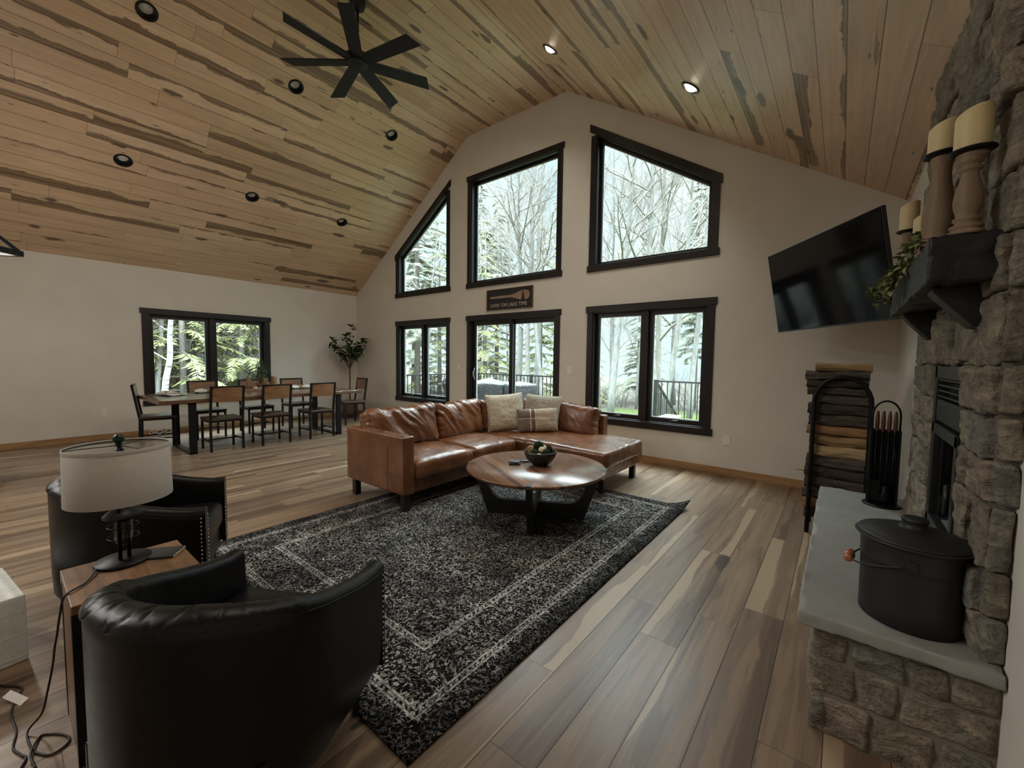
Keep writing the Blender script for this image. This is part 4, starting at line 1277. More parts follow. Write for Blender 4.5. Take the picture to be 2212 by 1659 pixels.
for k, base_a in enumerate((-60, 29)):
    A = radians(base_a)
    prof = [(.575, TH - .033), (.470, TH - .033), (.425, .235), (.395, .175), (.35, .142), (.29, .128), (0, .124), (-.29, .128), (-.35, .142), (-.395, .175), (-.425, .235), (-.470, TH - .033), (-.575, TH - .033), (-.43, 0), (.43, 0)]
    w = .024
    m2 = MB()
    # split the outline into convex slices so the face fills cleanly
    half = [(.575, TH - .033), (.470, TH - .033), (.425, .235), (.395, .175), (.35, .142), (.29, .128), (.29, 0), (.43, 0)]
    fm = lambda p, d: (p[0] * cos(A) - d * sin(A), p[0] * sin(A) + d * cos(A), p[1])
    m2.prism(half, fm, -w, w); m2.prism([(-a, b) for a, b in half][::-1], fm, -w, w); m2.prism([(.29, 0), (.29, .128), (0, .124), (-.29, .128), (-.29, 0)], fm, -w, w)
    lo = m2.build('leg_frame', M['black_wood'], t)
    for s in (1, -1):
        m3 = MB(); m3.prism([(s * (RT - .055), TH - .012), (s * (RT + .004), TH - .012), (s * (RT + .004), TH + .0015), (s * (RT - .055), TH + .0015)], fm, -.021, .021); m3.build('inlay', M['inlay'], t)
TZ = CT.z + TH
BC = Vector((-2.075, 3.02, TZ))
t = thing('bowl', 'black bowl of moss and cream balls on the round coffee table', 'bowl', BC); t.scale = (1.1, 1.1, 1.12)
M['black_ceramic'] = plain('matt_black_ceramic', (.012, .011, .011), .35)
m2 = MB(); m2.lathe([(0, .0), (.058, .0), (.062, .006), (.085, .022), (.112, .05), (.128, .082), (.134, .112), (.131, .114), (.126, .110), (.116, .078), (.098, .046), (.07, .024), (0, .016)], n=48, caps=False); m2.build('bowl_body', M['black_ceramic'], t)
M['moss'] = plain('dark_green_moss', (.016, .026, .012), .98, var=.5, scale=60, bump=.9, spec=.1)
M['cream_ball'] = plain('cream_ball', (.60, .50, .36), .8, var=.12, scale=30, bump=.4)
M['twine'] = plain('tan_twine', (.34, .22, .10), .85, var=.35, scale=70, bump=.9)
moss = lambda o: (lambda d: .05 * nz(d, 6, o) + .06 * nz(d, 17, o))
def deco(dx, dy, dz, r, mat, label, name='decorative_ball'):
    if mat == 'twine':
        m2 = MB(); random.seed(3)
        m2.ball((0, 0, 0), r * .8, 14, 10)
        for k in range(16):
            q = Euler((random.uniform(0, 6), random.uniform(0, 6), random.uniform(0, 6))).to_matrix()
            m2.tube([q @ Vector((r * cos(2 * pi * i / 18), r * sin(2 * pi * i / 18), 0)) for i in range(18)], .0032, 5, closed=True)
    else:
        m2 = MB(); m2.ball((0, 0, 0), r, 26, 18, disp=moss(dx * 90) if mat == 'moss' else (lambda d: .015 * nz(d, 5, dy)))
    o_ = m2.build(name, M[mat]); o_.location = BC + Vector((dx * 1.1, dy * 1.1, dz * 1.12)); o_.scale = (1.09, 1.09, 1.09)
    return tag(o_, label, 'decorative ball', 'decorative balls in the black bowl')
deco(-.018, -.002, .150, .040, 'moss', 'large dark moss ball crowning the pile in the bowl')
deco(.030, .060, .120, .038, 'moss', 'dark moss ball at the right edge of the bowl')
deco(-.004, -.075, .103, .036, 'moss', 'dark moss ball at the front left of the bowl, under the top one')
deco(.068, -.018, .105, .035, 'moss', 'dark moss ball at the front right of the bowl')
deco(-.078, -.020, .105, .042, 'twine', 'tan twine-wrapped ball at the left side of the bowl')
deco(.030, -.030, .128, .026, 'cream_ball', 'cream ball in the middle of the pile in front of the top moss ball')
deco(.018, .022, .130, .025, 'cream_ball', 'cream ball just right of the top moss ball')
deco(-.030, .070, .112, .030, 'cream_ball', 'cream ball at the back of the bowl')
deco(.042, -.082, .088, .024, 'cream_ball', 'small cream ball low between the two front moss balls')
deco(-.01, .0, .065, .045, 'moss', 'moss ball at the bottom of the bowl under the others')
M['slate'] = plain('dark_slate_coaster', (.022, .024, .026), .45, 0, bump=.3)
for k, (dx, dy, z, rz) in enumerate(((0, 0, 0, 10), (.003, -.004, .0095, 16), (-.004, .002, .019, 4))):
    m2 = MB(); m2.rbox((0, 0, .0045), (.098, .098, .009), .003, (3, 3, 1), rs=2); o = m2.build('coaster', M['slate']); o.location = (-2.268 + dx, 2.895 + dy, TZ + z); o.rotation_euler = (0, 0, radians(rz + 20))
    tag(o, ['lowest dark square coaster of the stack on coffee table', 'middle dark square coaster of the stack on coffee table', 'top dark square coaster of the stack on coffee table'][k], 'coaster', 'stacked square coasters')
m2 = MB(); m2.rbox((0, 0, .006), (.075, .055, .012), .004, (3, 3, 1), rs=2); o = m2.build('coaster_holder', M['slate']); o.location = (-2.245, 3.02, TZ); o.rotation_euler = (0, 0, radians(40))
tag(o, 'small flat black holder between the coaster stack and the bowl', 'coaster holder')

# ------------------------------------------------------------------ barrel armchairs
W2, DA, DBK = .345, .335, .305         # half width, arm length in front of the centre, depth behind
def u_path(s, hw):
    """s in 0..1 round the U: left arm front -> back -> right arm front; returns point and outward normal"""
    La = DA; Lc = pi * (hw + DBK) / 2 * .98; tot = 2 * La + Lc; d = s * tot
    if d < La: return Vector((-hw, DA - d)), Vector((-1, 0))
    if d > La + Lc: return Vector((hw, d - La - Lc)), Vector((1, 0))
    a = pi + pi * (d - La) / Lc
    ex = .96
    c, s_ = cos(a), sin(a)
    x = math.copysign(abs(c) ** ex, c) * hw; y = math.copysign(abs(s_) ** ex, s_) * DBK
    n = Vector((c / hw, s_ / DBK)).normalized()
    return Vector((x, y)), n
def hgt(s):
    k = abs(s - .5) * 2          # 0 at the back, 1 at arm fronts
    e = min(1, max(0, (k - .16) / .78)); e = e * e * (3 - 2 * e) * .6 + e * .4
    return .745 - .160 * e
def make_chair():
    t = thing('barrel_armchair', None, 'armchair', (0, 0, 0))
    T = .072
    # outer shell
    def section(s, inner_z=.24):
        h = hgt(s); k = abs(s - .5) * 2
        th = T + .030 * max(0, 1 - k / .42)
        return h, th
    N = 110
    m2 = MB(); rows = []
    prof_o = lambda h, th: [(th * .5 - .022, .165), (th * .5 - .004, .20), (th * .5, .30), (th * .5, h - .05), (th * .5 - .001, h - .022), (th * .5 - .012, h - .010)]
    for i in range(N + 1):
        s = i / N; p, n = u_path(s, W2 - T / 2); h, th = section(s)
        rows.append([(p + n * a, z) for a, z in prof_o(h, th)] + [(p + n * (th * .5 - .03), h - .012), (p + n * (th * .5 - .03), .165)])
    v = [(q.x, q.y, z) for r in rows for q, z in r]; K = len(rows[0]); fs = []
    for i in range(N):
        for k in range(K):
            k2 = (k + 1) % K; fs.append((i * K + k, i * K + k2, (i + 1) * K + k2, (i + 1) * K + k))
    fs += [tuple(range(K)), tuple(range(N * K + K - 1, N * K - 1, -1))]
    m2.add(v, fs, True); m2.build('outer_shell', M['black_leather'], t)
    # padded top and inside, quilted in diamonds round the back
    def pad(nm, s0, s1, quilt, N2, puff=0.0, stop=.235):
        m3 = MB(); v = []; K = 34
        for i in range(N2 + 1):
            s = s0 + (s1 - s0) * i / N2; p, n = u_path(s, W2 - T / 2); h, th = section(s)
            e = min(1, min(i, N2 - i) / 5.0)
            arc = 0
            for k in range(K + 1):
                f = k / K
                if f < .36:
                    a = pi * f / .36; off = cos(a) * (th * .5 + .001); z = h - .022 + sin(a) * (.030 + puff) ; arc = f / .36 * (th * 1.2); nn = Vector((cos(a), sin(a)))
                else:
                    g_ = (f - .36) / .64; off = -th * .5 - .012 * sin(pi * min(1, g_ * 1.2)) ; z = (h - .022) * (1 - g_) + stop * g_; arc = th * 1.2 + g_ * (h - stop); nn = Vector((-1, 0))
                if quilt:
                    L_ = s * 1.75
                    a1 = abs(((L_ + arc * .75) / .105) % 1 - .5); a2 = abs(((L_ - arc * .75) / .105) % 1 - .5)
                    gr = max(0, 1 - min(.5 - a1, .5 - a2) / .055)
                    dd = (-.0065 * gr * gr + .004) * e
                else:
                    dd = .0015 * nz((s * 40, f * 6, 0), 1) * 1.0
                v.append((p.x + n.x * (off + nn.x * dd), p.y + n.y * (off + nn.x * dd), z + nn.y * dd))
        fs = [(i * (K + 1) + k, i * (K + 1) + k + 1, (i + 1) * (K + 1) + k + 1, (i + 1) * (K + 1) + k) for i in range(N2) for k in range(K)]
        m3.add(v, fs, True)
        return m3.build(nm, M['black_leather'], t)
    pad('back_pad', .262, .738, True, 150, .004)
    pad('arm_pad', 0.0, .263, False, 40); pad('arm_pad', .737, 1.0, False, 40)
    # front faces of the arms
    for s in (0.0, 1.0):
        p, n = u_path(s, W2 - T / 2); h, th = section(s); m3 = MB()
        out = [(th * .5, .17), (th * .5, h - .022)] + [(cos(pi * k / 10) * (th * .5 + .001), h - .022 + sin(pi * k / 10) * .030) for k in range(11)] + [(-th * .5, h - .022), (-th * .5, .17)]
        m3.prism(out, lambda q, d: (p.x + n.x * q[0], p.y + d, q[1]), -.01, .008); fo = m3.build('arm_front', M['black_leather'], t, bevel=.004)
        m4 = MB()
        zz = .20
        while zz < h - .03:
            m4.ball((p.x + n.x * (th * .5 + .0015), p.y - .010, zz), .0050, 8, 5, sx=.6)
            m4.ball((p.x - n.x * (th * .5 - .009), p.y + .0085, zz), .0048, 8, 5, sy=.6)
            zz += .0215
        m4.build('nailhead_trim', M['nail'], fo)
    # piping along the outer top edge
    m3 = MB(); pts = []
    for i in range(121):
        s = i / 120; p, n = u_path(s, W2 - T / 2); h, th = section(s); q = p + n * (th * .5 + .001); pts.append((q.x, q.y, h - .020))
    m3.tube(pts, .0035, 6); m3.build('piping', M['black_leather'], t)
    # seat
    def disp(p, n, w):
        k = (1 - w[0] ** 4) * (1 - w[1] ** 4); return Vector((0, 0, .022 * k if p.z > 0 else 0)) + n * nz(p, 7, 3) * .003
    m3 = MB(); m3.rbox((0, .055, .375), (.530, .555, .15), .035, (16, 16, 4), disp); m3.build('seat_cushion', M['black_leather'], t)
    m3 = MB(); m3.box(-.275, .275, -.25, .315, .165, .31); m3.build('seat_base', M['black_leather'], t, bevel=.01)
    for sx_ in (-1, 1):
        for y in (-.21, .27):
            m3 = MB(); m3.lathe([(.015, 0), (.024, .17)], c=(sx_ * .255, y, 0), n=4, smooth=False); m3.build('leg', M['black_wood'], t)
    return t
ch = make_chair(); ch['label'] = 'black leather barrel armchair with quilted back nearest the camera'
ch.location = (-1.51, .466, 0); ch.rotation_euler = (0, 0, radians(30.7)); ch['group'] = 'pair of black barrel armchairs'
c2 = copy_tree(ch); c2['label'] = 'black leather barrel armchair with nailhead arms behind the lamp'
c2.location = (-3.045, .487, 0); c2.rotation_euler = (0, 0, radians(-24.2))

# ------------------------------------------------------------------ side table, lamp, cord
SX, SY = -2.135, .300
t = thing('side_table', 'small brown wooden side table with dark metal straps between the armchairs', 'side table', (SX, SY, 0))
M['sidewood'] = oak('rustic_brown_wood', ((.10, .05, .022), (.18, .095, .045), (.26, .15, .075)), .9, .42, 0)
M['sidewood_z'] = oak('rustic_brown_wood_upright', ((.10, .05, .022), (.18, .095, .045), (.26, .15, .075)), .9, .42, 2)
m2 = MB(); m2.box(-.185, .185, -.178, .182, .534, .566); m2.build('table_top', M['sidewood'], t, bevel=.003)
for y in (-.176, .15):
    m2 = MB(); m2.box(-.150, .150, y, y + .030, 0, .534); m2.build('side_panel', M['sidewood_z'], t, bevel=.002)
    for x in (-.185, .150):
        m2 = MB(); m2.box(x, x + .035, y - .002, y + .032, 0, .534); m2.build('corner_strap', M['black_metal'], t)
m2 = MB(); m2.box(-.15, .15, -.15, .15, .12, .145); m2.build('lower_shelf', M['sidewood'], t)
m2 = MB(); m2.rbox((0, 0, .005), (.125, .10, .010), .002, (3, 3, 1), rs=1); o = m2.build('notebook', M['slate']); o.location = (-2.195, .405, .566); o.rotation_euler = (0, 0, radians(52))
m3 = MB(); m3.box(.0605, .0635, -.046, .046, .002, .0085); m3.build('page_edge', M['cream_ball'], o)
tag(o, 'dark grey notebook with pale page edge on far end of side table', 'notebook')
LB = Vector((-2.235, .292, .566))
t = thing('table_lamp', 'black table lamp with grey linen drum shade and caged glass on side table', 'table lamp', LB)
m2 = MB(); m2.lathe([(0, 0), (.088, 0), (.090, .005), (.087, .012), (.02, .017), (0, .017)], n=40); m2.build('lamp_base', M['black_metal'], t)
m2 = MB()
m2.tube([(.020, -.012, .012), (.020, -.012, .44), (.004, 0, .47)], .0068, 10); lr_ = m2.build('lamp_rod', M['black_metal'], t)
m2 = MB(); m2.tube([(.006, .016, .012), (.006, .016, .44), (0, 0, .47)], .0068, 10); m2.build('lamp_rod', M['black_metal'], t)
cg = Vector((-.012, .004, 0))
m2 = MB(); m2.lathe([(0, .222), (.020, .221), (.045, .205), (.062, .190), (.060, .183), (.034, .180), (.030, .165), (0, .165)], c=cg, n=28); m2.build('lantern_cap', M['bucket'], t)
m2 = MB()
for k in range(8):
    a = 2 * pi * k / 8
    m2.tube([cg + Vector((.046 * cos(a), .046 * sin(a), .185)), cg + Vector((.048 * cos(a), .048 * sin(a), .09)), cg + Vector((.036 * cos(a), .036 * sin(a), .055)), cg + Vector((.012 * cos(a), .012 * sin(a), .042))], .0018, 5)
for z, r in ((.145, .048), (.10, .0485)):
    m2.tube([cg + Vector((r * cos(2 * pi * k / 24), r * sin(2 * pi * k / 24), z)) for k in range(24)], .002, 5, closed=True)
m2.build('wire_cage', M['black_metal'], t)
def jar_glass():
    g = G('lamp_jar_glass'); tr = g.node('BsdfTransparent', {'Color': (.9, .93, .94)}); gl = g.node('BsdfGlossy', {'Roughness': .03})
    lw = g.node('LayerWeight', {'Blend': .35}); mx = g.node('MixShader', {0: g.add(.06, g.mul(lw.outputs['Facing'], .4)), 1: tr.outputs[0], 2: gl.outputs[0]})
    g.t.links.new(mx.outputs[0], g.out.inputs[0]); return g.m
M['jar'] = jar_glass()
m2 = MB(); m2.lathe([(.030, .178), (.031, .11), (.026, .08), (.014, .066), (0, .063)], c=cg, n=24, caps=False); m2.build('glass_jar', M['jar'], t)
m2 = MB(); m2.lathe([(0, .085), (.012, .09), (.019, .108), (.013, .13), (.010, .15), (.010, .17)], c=cg, n=18); m2.build('bulb', M['jar'], t)
def linen():
    g = G('grey_linen_shade'); co = g.coord(); n = g.noise(co, 180, 2); n2 = g.noise(g.mapping(co, (1, 1, 12)), 40, 2)
    c = g.mix(1.0, (.54, .51, .46), g.ramp(g.add(g.mul(n, .5), g.mul(n2, .5)), [(.3, (.9,) * 3), (.7, (1.06,) * 3)]), 'MULTIPLY')
    b = g.node('BsdfPrincipled'); g.set(b, 'Base Color', c); g.set(b, 'Roughness', .9); g.set(b, 'Specular IOR Level', .1); g.set(b, 'Normal', g.bump(n, .3, .002))
    tl = g.node('BsdfTranslucent', {'Color': c}); mx = g.node('MixShader', {0: .22, 1: b.outputs[0], 2: tl.outputs[0]})
    g.t.links.new(mx.outputs[0], g.out.inputs[0]); return g.m
M['linen'] = linen()
ZS0, ZS1, RS = .262, .476, .158
m2 = MB(); m2.lathe([(RS + .004, ZS0), (RS, ZS1), (RS - .002, ZS1), (RS + .002, ZS0)], n=72, caps=False)
m2.lathe([(RS + .004, ZS0), (RS + .002, ZS0)], n=72, caps=False); sh = m2.build('lamp_shade', M['linen'], t)
m2 = MB(); m2.lathe([(RS + .0008, ZS1 - .016), (RS + .0012, ZS1), (RS - .001, ZS1 + .0008)], n=72, caps=False); m2.build('shade_trim', M['linen'], sh)
m2 = MB()
for k in range(3):
    a = radians(20 + 120 * k); m2.tube([(0, 0, ZS1 - .002), (RS * .6 * cos(a), RS * .6 * sin(a), ZS1 - .004), ((RS - .003) * cos(a), (RS - .003) * sin(a), ZS1 - .006)], .0018, 6)
m2.tube([((RS - .003) * cos(2 * pi * k / 48), (RS - .003) * sin(2 * pi * k / 48), ZS1 - .006) for k in range(48)], .0018, 6, closed=True)
m2.build('spider_ring', M['black_metal'], sh)
m2 = MB(); m2.tube([(0, 0, .46), (-.035, 0, .42), (-.03, 0, .38), (0, 0, .34)], .002, 6); m2.tube([(0, 0, .46), (.035, 0, .42), (.03, 0, .38), (0, 0, .34)], .002, 6); m2.build('harp', M['black_metal'], t)
m2 = MB(); m2.lathe([(.004, ZS1 - .03), (.006, ZS1 - .002), (.012, ZS1 + .002), (.008, ZS1 + .008), (.007, ZS1 + .010)], n=16); m2.ball((0, 0, ZS1 + .024), .0185, 20, 14); m2.build('finial', plain('dark_green_bronze', (.02, .035, .03), .25, .8), t)

def smooth(pts, k=6):
    pts = [Vector(p) for p in pts]; out = []
    for i in range(len(pts) - 1):
        p0, p1, p2, p3 = pts[max(0, i - 1)], pts[i], pts[i + 1], pts[min(len(pts) - 1, i + 2)]
        for j in range(k):
            f = j / k
            out.append(.5 * ((2 * p1) + (-p0 + p2) * f + (2 * p0 - 5 * p1 + 4 * p2 - p3) * f * f + (-p0 + 3 * p1 - 3 * p2 + p3) * f ** 3))
    return out + [pts[-1]]
M['cord'] = plain('dark_brown_cord', (.014, .009, .008), .6)
cz = .0045
cord = [(-2.20, .21, .575), (-2.113, .172, .5705), (-2.062, .118, .566), (-2.072, .104, .50), (-2.10, .096, .42), (-2.13, .090, .36), (-2.17, .085, .28), (-2.205, .070, .17), (-2.27, .055, .06), (-2.278, .020, .012), (-2.20, .022, cz), (-2.14, .035, cz), (-2.09, .07, cz), (-2.117, .112, cz), (-2.164, .104, cz), (-2.215, .067, cz), (-2.222, .046, cz), (-2.139, .022, cz + .007), (-2.06, .030, cz)]
m2 = MB(); m2.tube(smooth(cord), .0034, 7); o = m2.build('lamp_cord', M['cord'])
tag(o, 'dark brown lamp cord falling from side table and looping on the floor', 'cord')
cord2 = [(-2.04, -.03, cz), (-2.13, .01, cz + .0), (-2.17, .001, cz), (-2.231, -.016, cz), (-2.32, -.007, cz), (-2.442, -.017, cz), (-2.516, -.009, cz), (-2.592, .012, cz), (-2.63, .008, cz), (-2.72, -.05, cz), (-2.9, -.12, cz)]
m2 = MB(); m2.tube(smooth(cord2), .0034, 7); o = m2.build('power_cord', M['cord'])
m2 = MB(); m2.obox((-2.535, -.004, .016), (.095, .028, .001), Euler((.5, .2, .5)).to_matrix()); tg = m2.build('tag', plain('white_paper_tag', (.7, .66, .62), .7, scale=60), o)
tag(o, 'second dark cord with a white paper tag on the floor at left edge', 'cord')
def box_mat():
    g = G('ribbed_white_plastic'); co = g.coord(); x, y, z = g.sep(co)
    r = g.math('SINE', g.mul(x, 150.0)); r2 = g.math('SINE', g.mul(y, 150.0)); rz_ = g.step(g.math('SINE', g.mul(z, 60.0)), .9, 1)
    n = g.noise(co, 30, 2)
    return g.pbr(g.mix(1.0, (.66, .68, .64), g.ramp(n, [(.3, (.93,) * 3), (.7, (1.04,) * 3)]), 'MULTIPLY'), .45, 0, g.bump(g.add(g.add(r, r2), rz_), .25, .004), .4)
m2 = MB(); m2.rbox((-.225, -.175, .155), (.45, .35, .31), .008, (6, 6, 6), lambda p, n, w: n * nz(p, 6, 4) * .003)
o = m2.build('storage_box', box_mat()); o.location = (-2.848, .043, 0); o.rotation_euler = (0, 0, radians(8))
tag(o, 'white ribbed plastic box on the floor at left edge of the photo', 'box')
# ------------------------------------------------------------------ dining table
DT = Vector((-7.72, 2.81, 0)); DZ = .785
M['table_wood'] = plank('live_edge_table_top', .22, 6.0, [(0, (.085, .038, .02)), (.5, (.125, .06, .032)), (1, (.19, .105, .058))], (.06, .028, .016), .45, .2, .0008, (.05, .025, .015), .28, grooveb=.2, coat=.25)
t = thing('dining_table', 'long live-edge wooden dining table on black steel frames by the left window', 'dining table', DT)
m2 = MB(); hx, hy = .655, 1.485
def live(p, n, w):
    k = 1 if abs(n.x) > .4 else 0
    return Vector((nz((0, p.y, 3), 1.6, 2) * .018 + nz((0, p.y, 3), 6, 5) * .006, 0, 0)) * k
m2.rbox((0, 0, DZ - .0275), (hx * 2, hy * 2, .055), .008, (8, 60, 2), live, rs=2)
m2.build('table_top', M['table_wood'], t, uvf=lambda c: (c.x + 3.0, c.y + .4))
for y in (1.70 - DT.y, 3.86 - DT.y):
    m2 = MB()
    x0, x1 = -8.03 - DT.x, -7.10 - DT.x
    m2.box(x0, x1, y - .045, y + .045, 0, .02); m2.box(x0, x0 + .04, y - .045, y + .045, 0, DZ - .055); m2.box(x1 - .04, x1, y - .045, y + .045, 0, DZ - .055); m2.box(x0, x1, y - .045, y + .045, DZ - .075, DZ - .055)
    m2.build('leg_frame', M['black_metal'], t, bevel=.002)

# ------------------------------------------------------------------ dining chairs
M['chair_wood'] = oak('rubbed_chair_wood', ((.10, .045, .02), (.22, .11, .05), (.36, .20, .09)), .9, .4, 0, dist=1.6)
M['chair_seat'] = oak('dark_chair_seat_wood', ((.035, .018, .010), (.07, .036, .02), (.12, .065, .035)), .9, .33, 0)
def dining_chair():
    t = thing('dining_chair', None, 'chair', (0, 0, 0), group='wood and metal chairs round the dining table')
    hw = .205; r = .0145
    for s in (-1, 1):
        m2 = MB()
        pts = [(s * hw, -.205, 0), (s * hw, -.195, .44), (s * hw, -.270, .955)]
        m2.bar(pts[0], pts[1], .029, .029, up=(0, 1, 0)); m2.bar(pts[1], pts[2], .029, .029, up=(0, 1, 0)); m2.build('rear_leg', M['black_metal'], t)
        m2 = MB(); m2.bar((s * (hw - .004), .205, 0), (s * (hw - .004), .205, .455), .027, .027, up=(0, 1, 0)); m2.build('front_leg', M['black_metal'], t)
        m2 = MB(); m2.bar((s * (hw - .002), -.20, .150), (s * (hw - .002), .205, .150), .018, .018); m2.build('side_stretcher', M['black_metal'], t)
    m2 = MB(); m2.bar((-hw, .01, .150), (hw, .01, .150), .018, .018); m2.build('cross_stretcher', M['black_metal'], t)
    m2 = MB()
    for y in (-.195, .205): m2.bar((-hw, y, .440), (hw, y, .440), .022, .03)
    for s in (-1, 1): m2.bar((s * hw, -.195, .440), (s * hw, .205, .440), .022, .03)
    m2.build('seat_frame', M['black_metal'], t)
    m2 = MB(); m2.rbox((0, .010, .468), (.445, .445, .030), .008, (8, 8, 2), lambda p, n, w: Vector((0, 0, -.008 * max(0, 1 - w[0] ** 2) * max(0, 1 - w[1] ** 2) if p.z > 0 else 0)), rs=2); m2.build('seat', M['chair_seat'], t)
    y_at = lambda z: -.195 - .075 * (z - .44) / .515
    m2 = MB(); m2.bar((-hw - .0145, y_at(.948), .948), (hw + .0145, y_at(.948), .948), .029, .022); m2.build('top_rail', M['black_metal'], t)
    m2 = MB(); tl = Matrix.Rotation(math.atan(.075 / .515), 3, 'X')
    m2.rbox((0, y_at(.835) + .004, .835), (2 * hw - .026, .020, .215), .006, (8, 2, 6), lambda p, n, w: Vector((0, -.012 * (1 - w[0] ** 2), 0)), tl, rs=2); m2.build('backrest', M['chair_wood'], t)
    return t
proto = dining_chair(); first = True
spots = [(-7.265, 2.10, 90, 'dining chair with amber wood back, nearest the left end on the room side'),
         (-7.225, 2.765, 90, 'dining chair with wood back, middle one on the room side of the table'),
         (-7.215, 3.50, 90, 'dining chair with knotty wood back, third on the room side near table end'),
         (-8.53, 2.25, -90, 'dining chair on the window side nearest the left end of the table'),
         (-8.53, 3.02, -90, 'middle dining chair on the window side, behind the plant centrepiece'),
         (-8.53, 3.76, -90, 'dining chair on the window side nearest the gable wall'),
         (-8.16, 1.52, -13, 'dining chair at the left head of the table, seen from its side'),
         (-8.10, 4.66, 176, 'dining chair at the far head of the table, in front of the fig tree')]
for x, y, rz, lb in spots:
    c = proto if first else copy_tree(proto); first = False
    c['label'] = lb; c.location = (x, y, 0); c.rotation_euler = (0, 0, radians(rz))

# ------------------------------------------------------------------ place settings and centrepiece
M['slate_mat'] = plain('charcoal_placemat', (.020, .018, .017), .8, scale=90, bump=.3)
M['napkin'] = plain('white_linen_napkin', (.62, .60, .56), .9, var=.08, scale=60, bump=.2)
M['ring_wood'] = oak('wooden_ring', ((.20, .10, .04), (.34, .19, .08), (.45, .27, .13)), 1.5, .5, 2)
def setting(x, y, rz, lb1, lb2):
    m2 = MB(); m2.rbox((0, 0, .002), (.40, .30, .004), .0018, (2, 2, 1), rs=1)
    o = m2.build('placemat', M['slate_mat']); o.location = (x, y, DZ); o.rotation_euler = (0, 0, rz); tag(o, lb1, 'placemat', 'charcoal placemats')
    t = thing('napkin', lb2, 'napkin', (x, y, DZ + .004), rz, 'white napkins in wooden rings'); t.scale = (1.4, 1.4, 1.5)
    m2 = MB(); N = 22; K = 12
    for s in (-1, 1):
        v = []
        for i in range(N + 1):
            f = i / N; wd = .016 + .060 * f ** .8 - .02 * max(0, f - .8)
            for k in range(K):
                a = 2 * pi * k / K
                rr = 1 + .25 * sin(3 * a + f * 5) * f
                v.append((s * (.008 + .125 * f), cos(a) * wd * rr, .017 + max(-.0165, sin(a) * (.014 + .012 * sin(pi * f)) * rr) + .004 * sin(a * 4) * f))
        fs = [(i * K + k, i * K + (k + 1) % K, (i + 1) * K + (k + 1) % K, (i + 1) * K + k) for i in range(N) for k in range(K)]
        fs += [tuple(range(K)), tuple(range(N * K + K - 1, N * K - 1, -1))]
        m2.add(v, fs, True)
    m2.build('folded_cloth', M['napkin'], t)
    m2 = MB(); R_ = Matrix.Rotation(pi / 2, 3, 'Y')
    m2.lathe([(.019, -.018), (.023, -.018), (.024, 0), (.023, .018), (.019, .018), (.018, 0), (.019, -.018)], c=(0, 0, .022), n=20, m=R_, caps=False); m2.build('napkin_ring', M['ring_wood'], t)
setting(-7.98, 1.62, radians(8), 'charcoal placemat at the left head of the dining table', 'white napkin in a wooden ring at the left head of dining table')
setting(-8.16, 2.18, radians(80), 'charcoal placemat on the window side, second seat from the left', 'white napkin in ring just left of the nearest chair back')
setting(-8.16, 3.66, radians(85), 'charcoal placemat on the window side near the gable end', 'white napkin in ring between the second and third chair backs')
setting(-8.02, 4.08, radians(10), 'charcoal placemat at the far head of the dining table', 'white napkin in ring at the far head of dining table')
TC = Vector((-8.12, 2.93, DZ))
M['tray_wood'] = oak('tray_wood', ((.14, .07, .035), (.24, .13, .065), (.33, .19, .10)), 1.2, .5, 1)
t = thing('serving_tray', 'wooden centrepiece tray with black wire handles on the dining table', 'tray', TC)
m2 = MB(); m2.box(-.15, .15, -.31, .31, 0, .014); m2.build('tray_floor', M['tray_wood'], t, bevel=.002)
m2 = MB(); m2.box(-.15, -.136, -.31, .31, .014, .05); m2.box(.136, .15, -.31, .31, .014, .05); m2.box(-.136, .136, -.31, -.296, .014, .05); m2.box(-.136, .136, .296, .31, .014, .05); m2.build('tray_rim', M['tray_wood'], t, bevel=.002)
for s in (-1, 1):
    m2 = MB(); m2.tube([(-.10, s * .318, .01), (-.10, s * .322, .085), (-.09, s * .325, .10), (.09, s * .325, .10), (.10, s * .322, .085), (.10, s * .318, .01)], .006, 8); m2.build('tray_handle', M['black_metal'], t)
tz = DZ + .0145
def candle_block(x, y, h, r, lb):
    t = thing('wood_candle_block', lb, 'candle holder', (x, y, tz), group='rough wooden candle blocks in the tray')
    m2 = MB(); m2.lathe([(0, 0), (r, 0), (r * 1.02, h * .4), (r * .96, h - .004), (r * .9, h), (.022, h), (.020, h - .015), (0, h - .015)], n=18); m2.build('block', M['tray_wood'], t)
    m2 = MB(); m2.lathe([(0, h - .014), (.019, h - .014), (.019, h + .004), (0, h + .005)], n=16); m2.build('tealight', M['napkin'], t)
candle_block(-8.13, 2.76, .225, .042, 'tall dark wooden candle block left of the plant on the tray')
candle_block(-8.10, 3.16, .235, .048, 'tall tan wooden candle block right of the plant on the tray')
m2 = MB(); m2.rbox((0, 0, .03), (.06, .06, .06), .006, (2, 2, 2), rs=2); o = m2.build('white_votive', M['napkin']); o.location = (-8.03, 2.83, tz); tag(o, 'small white square votive at front of the tray', 'votive')
m2 = MB(); m2.rbox((0, 0, .024), (.05, .05, .048), .006, (2, 2, 2), rs=2); o = m2.build('white_votive', M['napkin']); o.location = (-8.03, 2.91, tz); tag(o, 'second small white votive, right of the square one on tray', 'votive')
PV = Vector((-8.15, 2.96, tz))
M['leaf_table'] = leaf_mat('dusty_green_leaf', (.05, .09, .055), (.10, .155, .09), (.21, .27, .17))
M['dry'] = leaf_mat('dried_straw_petal', (.25, .16, .07), (.42, .29, .14), (.58, .45, .26))
t = thing('potted_plant', 'bushy trailing green plant in a small pot at centre of the dining table', 'plant', PV); t.scale = (1.12, 1.12, 1.1)
